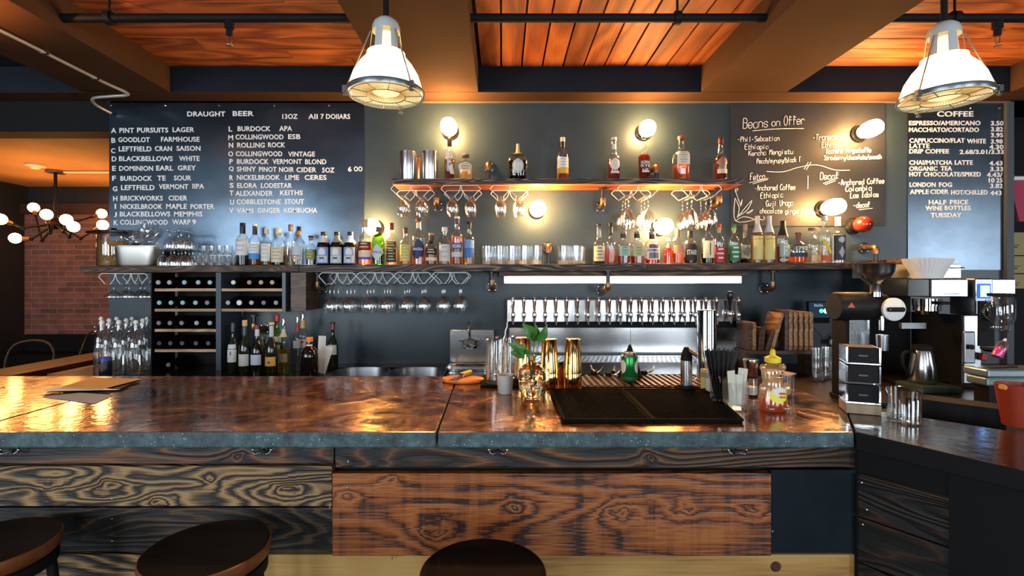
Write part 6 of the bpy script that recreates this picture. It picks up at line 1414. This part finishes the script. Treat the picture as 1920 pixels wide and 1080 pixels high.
# ------------------------------------------------------------------ pipes and conduit at the ceiling
for k, (xa_, xb_, drops, lab) in enumerate([(BX[0][1],BX[1][0],[430],'black sprinkler pipe above the draught menu'),(BX[1][1],BX[2][0],[],'black sprinkler pipe across the middle ceiling bay'),(BX[2][1],BX[3][0],[1870],'black sprinkler pipe behind the right pendant')]):
    Yp = 2.42; zp = PZ(34,Yp)
    t = thing('sprinkler_pipe', lab, 'pipe', ((xa_+xb_)/2, Yp, zp), group='sprinkler pipes')
    hw = (xb_-xa_)/2-.001; MB().tube([(-hw,0,0),(hw,0,0)], .021, 14).build('pipe', M['black'], t)
    for px in {0:[205],1:[1270],2:[1790]}[k]:
        x = PX(px,Yp)-t.location.x; m = MB().tube([(x-.015,0,0),(x+.015,0,0)], .033, 14); m.tube([(x,0,.02),(x,0,ZC-zp-.001)], .006, 8); m.build('hanger_clamp', M['black'], t)
    for px in drops:
        x = PX(px,Yp)-t.location.x
        m = MB().tube([(x,0,-.015),(x,0,-.05)], .022, 12).tube([(x,0,-.05),(x,0,-.085)], .015, 12); m.build('sprinkler_tee', M['black'], t)
        m = MB().lathe([(0,-.135),(.016,-.135),(.017,-.132),(.004,-.13)], 14, c=(x,0,0)).tube([(x-.01,0,-.086),(x-.012,0,-.11),(x-.003,0,-.131)], .0025, 6).tube([(x+.01,0,-.086),(x+.012,0,-.11),(x+.003,0,-.131)], .0025, 6); m.build('sprinkler_head', M['bronze'], t)
t = thing('conduit', 'thin white electrical conduit running along the left ceiling beam', 'conduit', (-2.42, 2.0, ZH-.013))
MB().tube(smoothpath([(0,-3.6,0),(0,-.5,0),(0,.5,0),(0,1.0,0),(.02,1.16,-.004),(.0,1.19,-.012),(-.10,1.19,-.02),(-.22,1.20,-.03),(-.25,1.26,-.05),(-.22,1.345,-.075)], 6), .0095, 10).build('tube', P('galvanised', (.50,.50,.48), .35, .5), t)
m = MB()
for y in (.62,.95): m.cbox((0,y,.001),.034,.02,.022)
m.build('clip', M['steel'], t)
# ------------------------------------------------------------------ dining room: chandelier, detector, tables, chair
YCH = 6.23
XC = PX(104,YCH); zh = PZ(420,YCH)
t = thing('chandelier', 'black many-armed chandelier with glowing bulbs in the dining room', 'chandelier', (XC, YCH, zh))
MB().lathe([(0,ZC-zh-.001),(.10,ZC-zh-.001),(.10,ZC-zh-.03),(0,ZC-zh-.03)], 24).build('canopy', M['steeldark'], t); MB().tube([(0,0,ZC-zh-.03),(0,0,.03)], .018, 10).build('rod', M['black'], t); MB().ball((0,0,0), .075, 18, sz=.9).build('hub', M['black'], t)
for px, py, dy, jx, jy in [(6,413,-.55,-60,10),(64,393,.25,-25,42),(88,406,-.35,-10,22),(124,414,-.6,15,20),(137,427,-.45,26,33),(189,424,-.1,48,36),(35,447,-.2,-45,38),(186,402,.5,40,-6)]:
    Yb = YCH+dy; e_ = Vector((PX(px,Yb)-XC, dy, PZ(py,Yb)-zh)); Yj = YCH+dy*.6
    j_ = Vector((PX(104+jx,Yj)-XC, dy*.6, PZ(420+jy*.75,Yj)-zh))
    am = MB().tube([(0,0,0), j_], .012, 8).tube([j_, e_], .010, 8).ball(j_, .022, 10); a_ = am.build('arm', M['black'], t)
    d = (e_-j_).normalized()
    MB().ball(e_+d*.03, .062, 14).build('bulb', M['bulbfar'], a_); MB().tube([e_-d*.09, e_-d*.02], .026, 10).build('bulb_socket', M['bronze'], a_)
t2 = thing('surface_conduit', 'pale conduit on the dining room ceiling leading to the chandelier', 'conduit', (XC, YCH, ZC-.02)); MB().tube([(.105,0,0),(1.9,0,0)], .014, 8).build('tube', M['white'], t2)
t = thing('smoke_detector', 'round white smoke detector on the dining room ceiling', 'smoke detector', (PX(66,5.9), 5.9, ZC-.001)); MB().lathe([(0,-.05),(.04,-.05),(.05,-.035),(.10,-.02),(.10,0),(0,0)], 24).build('body', M['white'], t)
for x0_, x1_, y0_, y1_, lab in [(-4.24,-3.85,3.9,5.6,'long narrow wooden table along the dining room side'),(-3.62,-3.18,3.95,5.4,'second wooden table behind the swing-top bottles')]:
    t = thing('dining_table', lab, 'table', ((x0_+x1_)/2, (y0_+y1_)/2, 0)); hw, hl = (x1_-x0_)/2, (y1_-y0_)/2
    MB().box(-hw, hw, -hl, hl, .71, .75).build('tabletop', M['tablewood'], t, bevel=.003)
    for sx in (-1,1):
        for sy in (-1,1): MB().box(sx*(hw-.06)-.025, sx*(hw-.06)+.025, sy*(hl-.1)-.025, sy*(hl-.1)+.025, 0, .7095).build('leg', M['black'], t)
def dchair(X, Y, rz_, label):
    t = thing('dining_chair', label, 'chair', (X, Y, 0), rz_, 'black dining chairs')
    MB().lathe([(0,.43),(.20,.43),(.205,.44),(.20,.455),(0,.455)], 28).build('seat', M['black'], t)
    MB().tube(smoothpath([(-.19,.12,.45),(-.21,.20,.66),(-.15,.23,.80),(0,.24,.84),(.15,.23,.80),(.21,.20,.66),(.19,.12,.45)]), .013, 8).build('backrest', M['walnut'], t)
    for sx in (-1,1):
        for sy in (-1,1): MB().tube([(sx*.15,sy*.14,.43),(sx*.19,sy*.18,0)], .013, 8).build('leg', M['black'], t)
dchair(PX(35,5.2), 5.2, .3, 'black bentwood dining chair behind the long wooden table'); dchair(PX(140,6.2), 6.2, -.4, 'black bentwood dining chair in front of the brick wall')
bq = thing('banquette', 'black banquette bench along the foot of the brick wall', 'bench', (-5.3, FY-.45, 0)); MB().box(-1.6,2.6,0,.38,0,.46).build('seat', M['black'], bq, bevel=.02); MB().box(-1.6,2.6,.30,.39,.461,.72).build('backrest', M['black'], bq, bevel=.02)
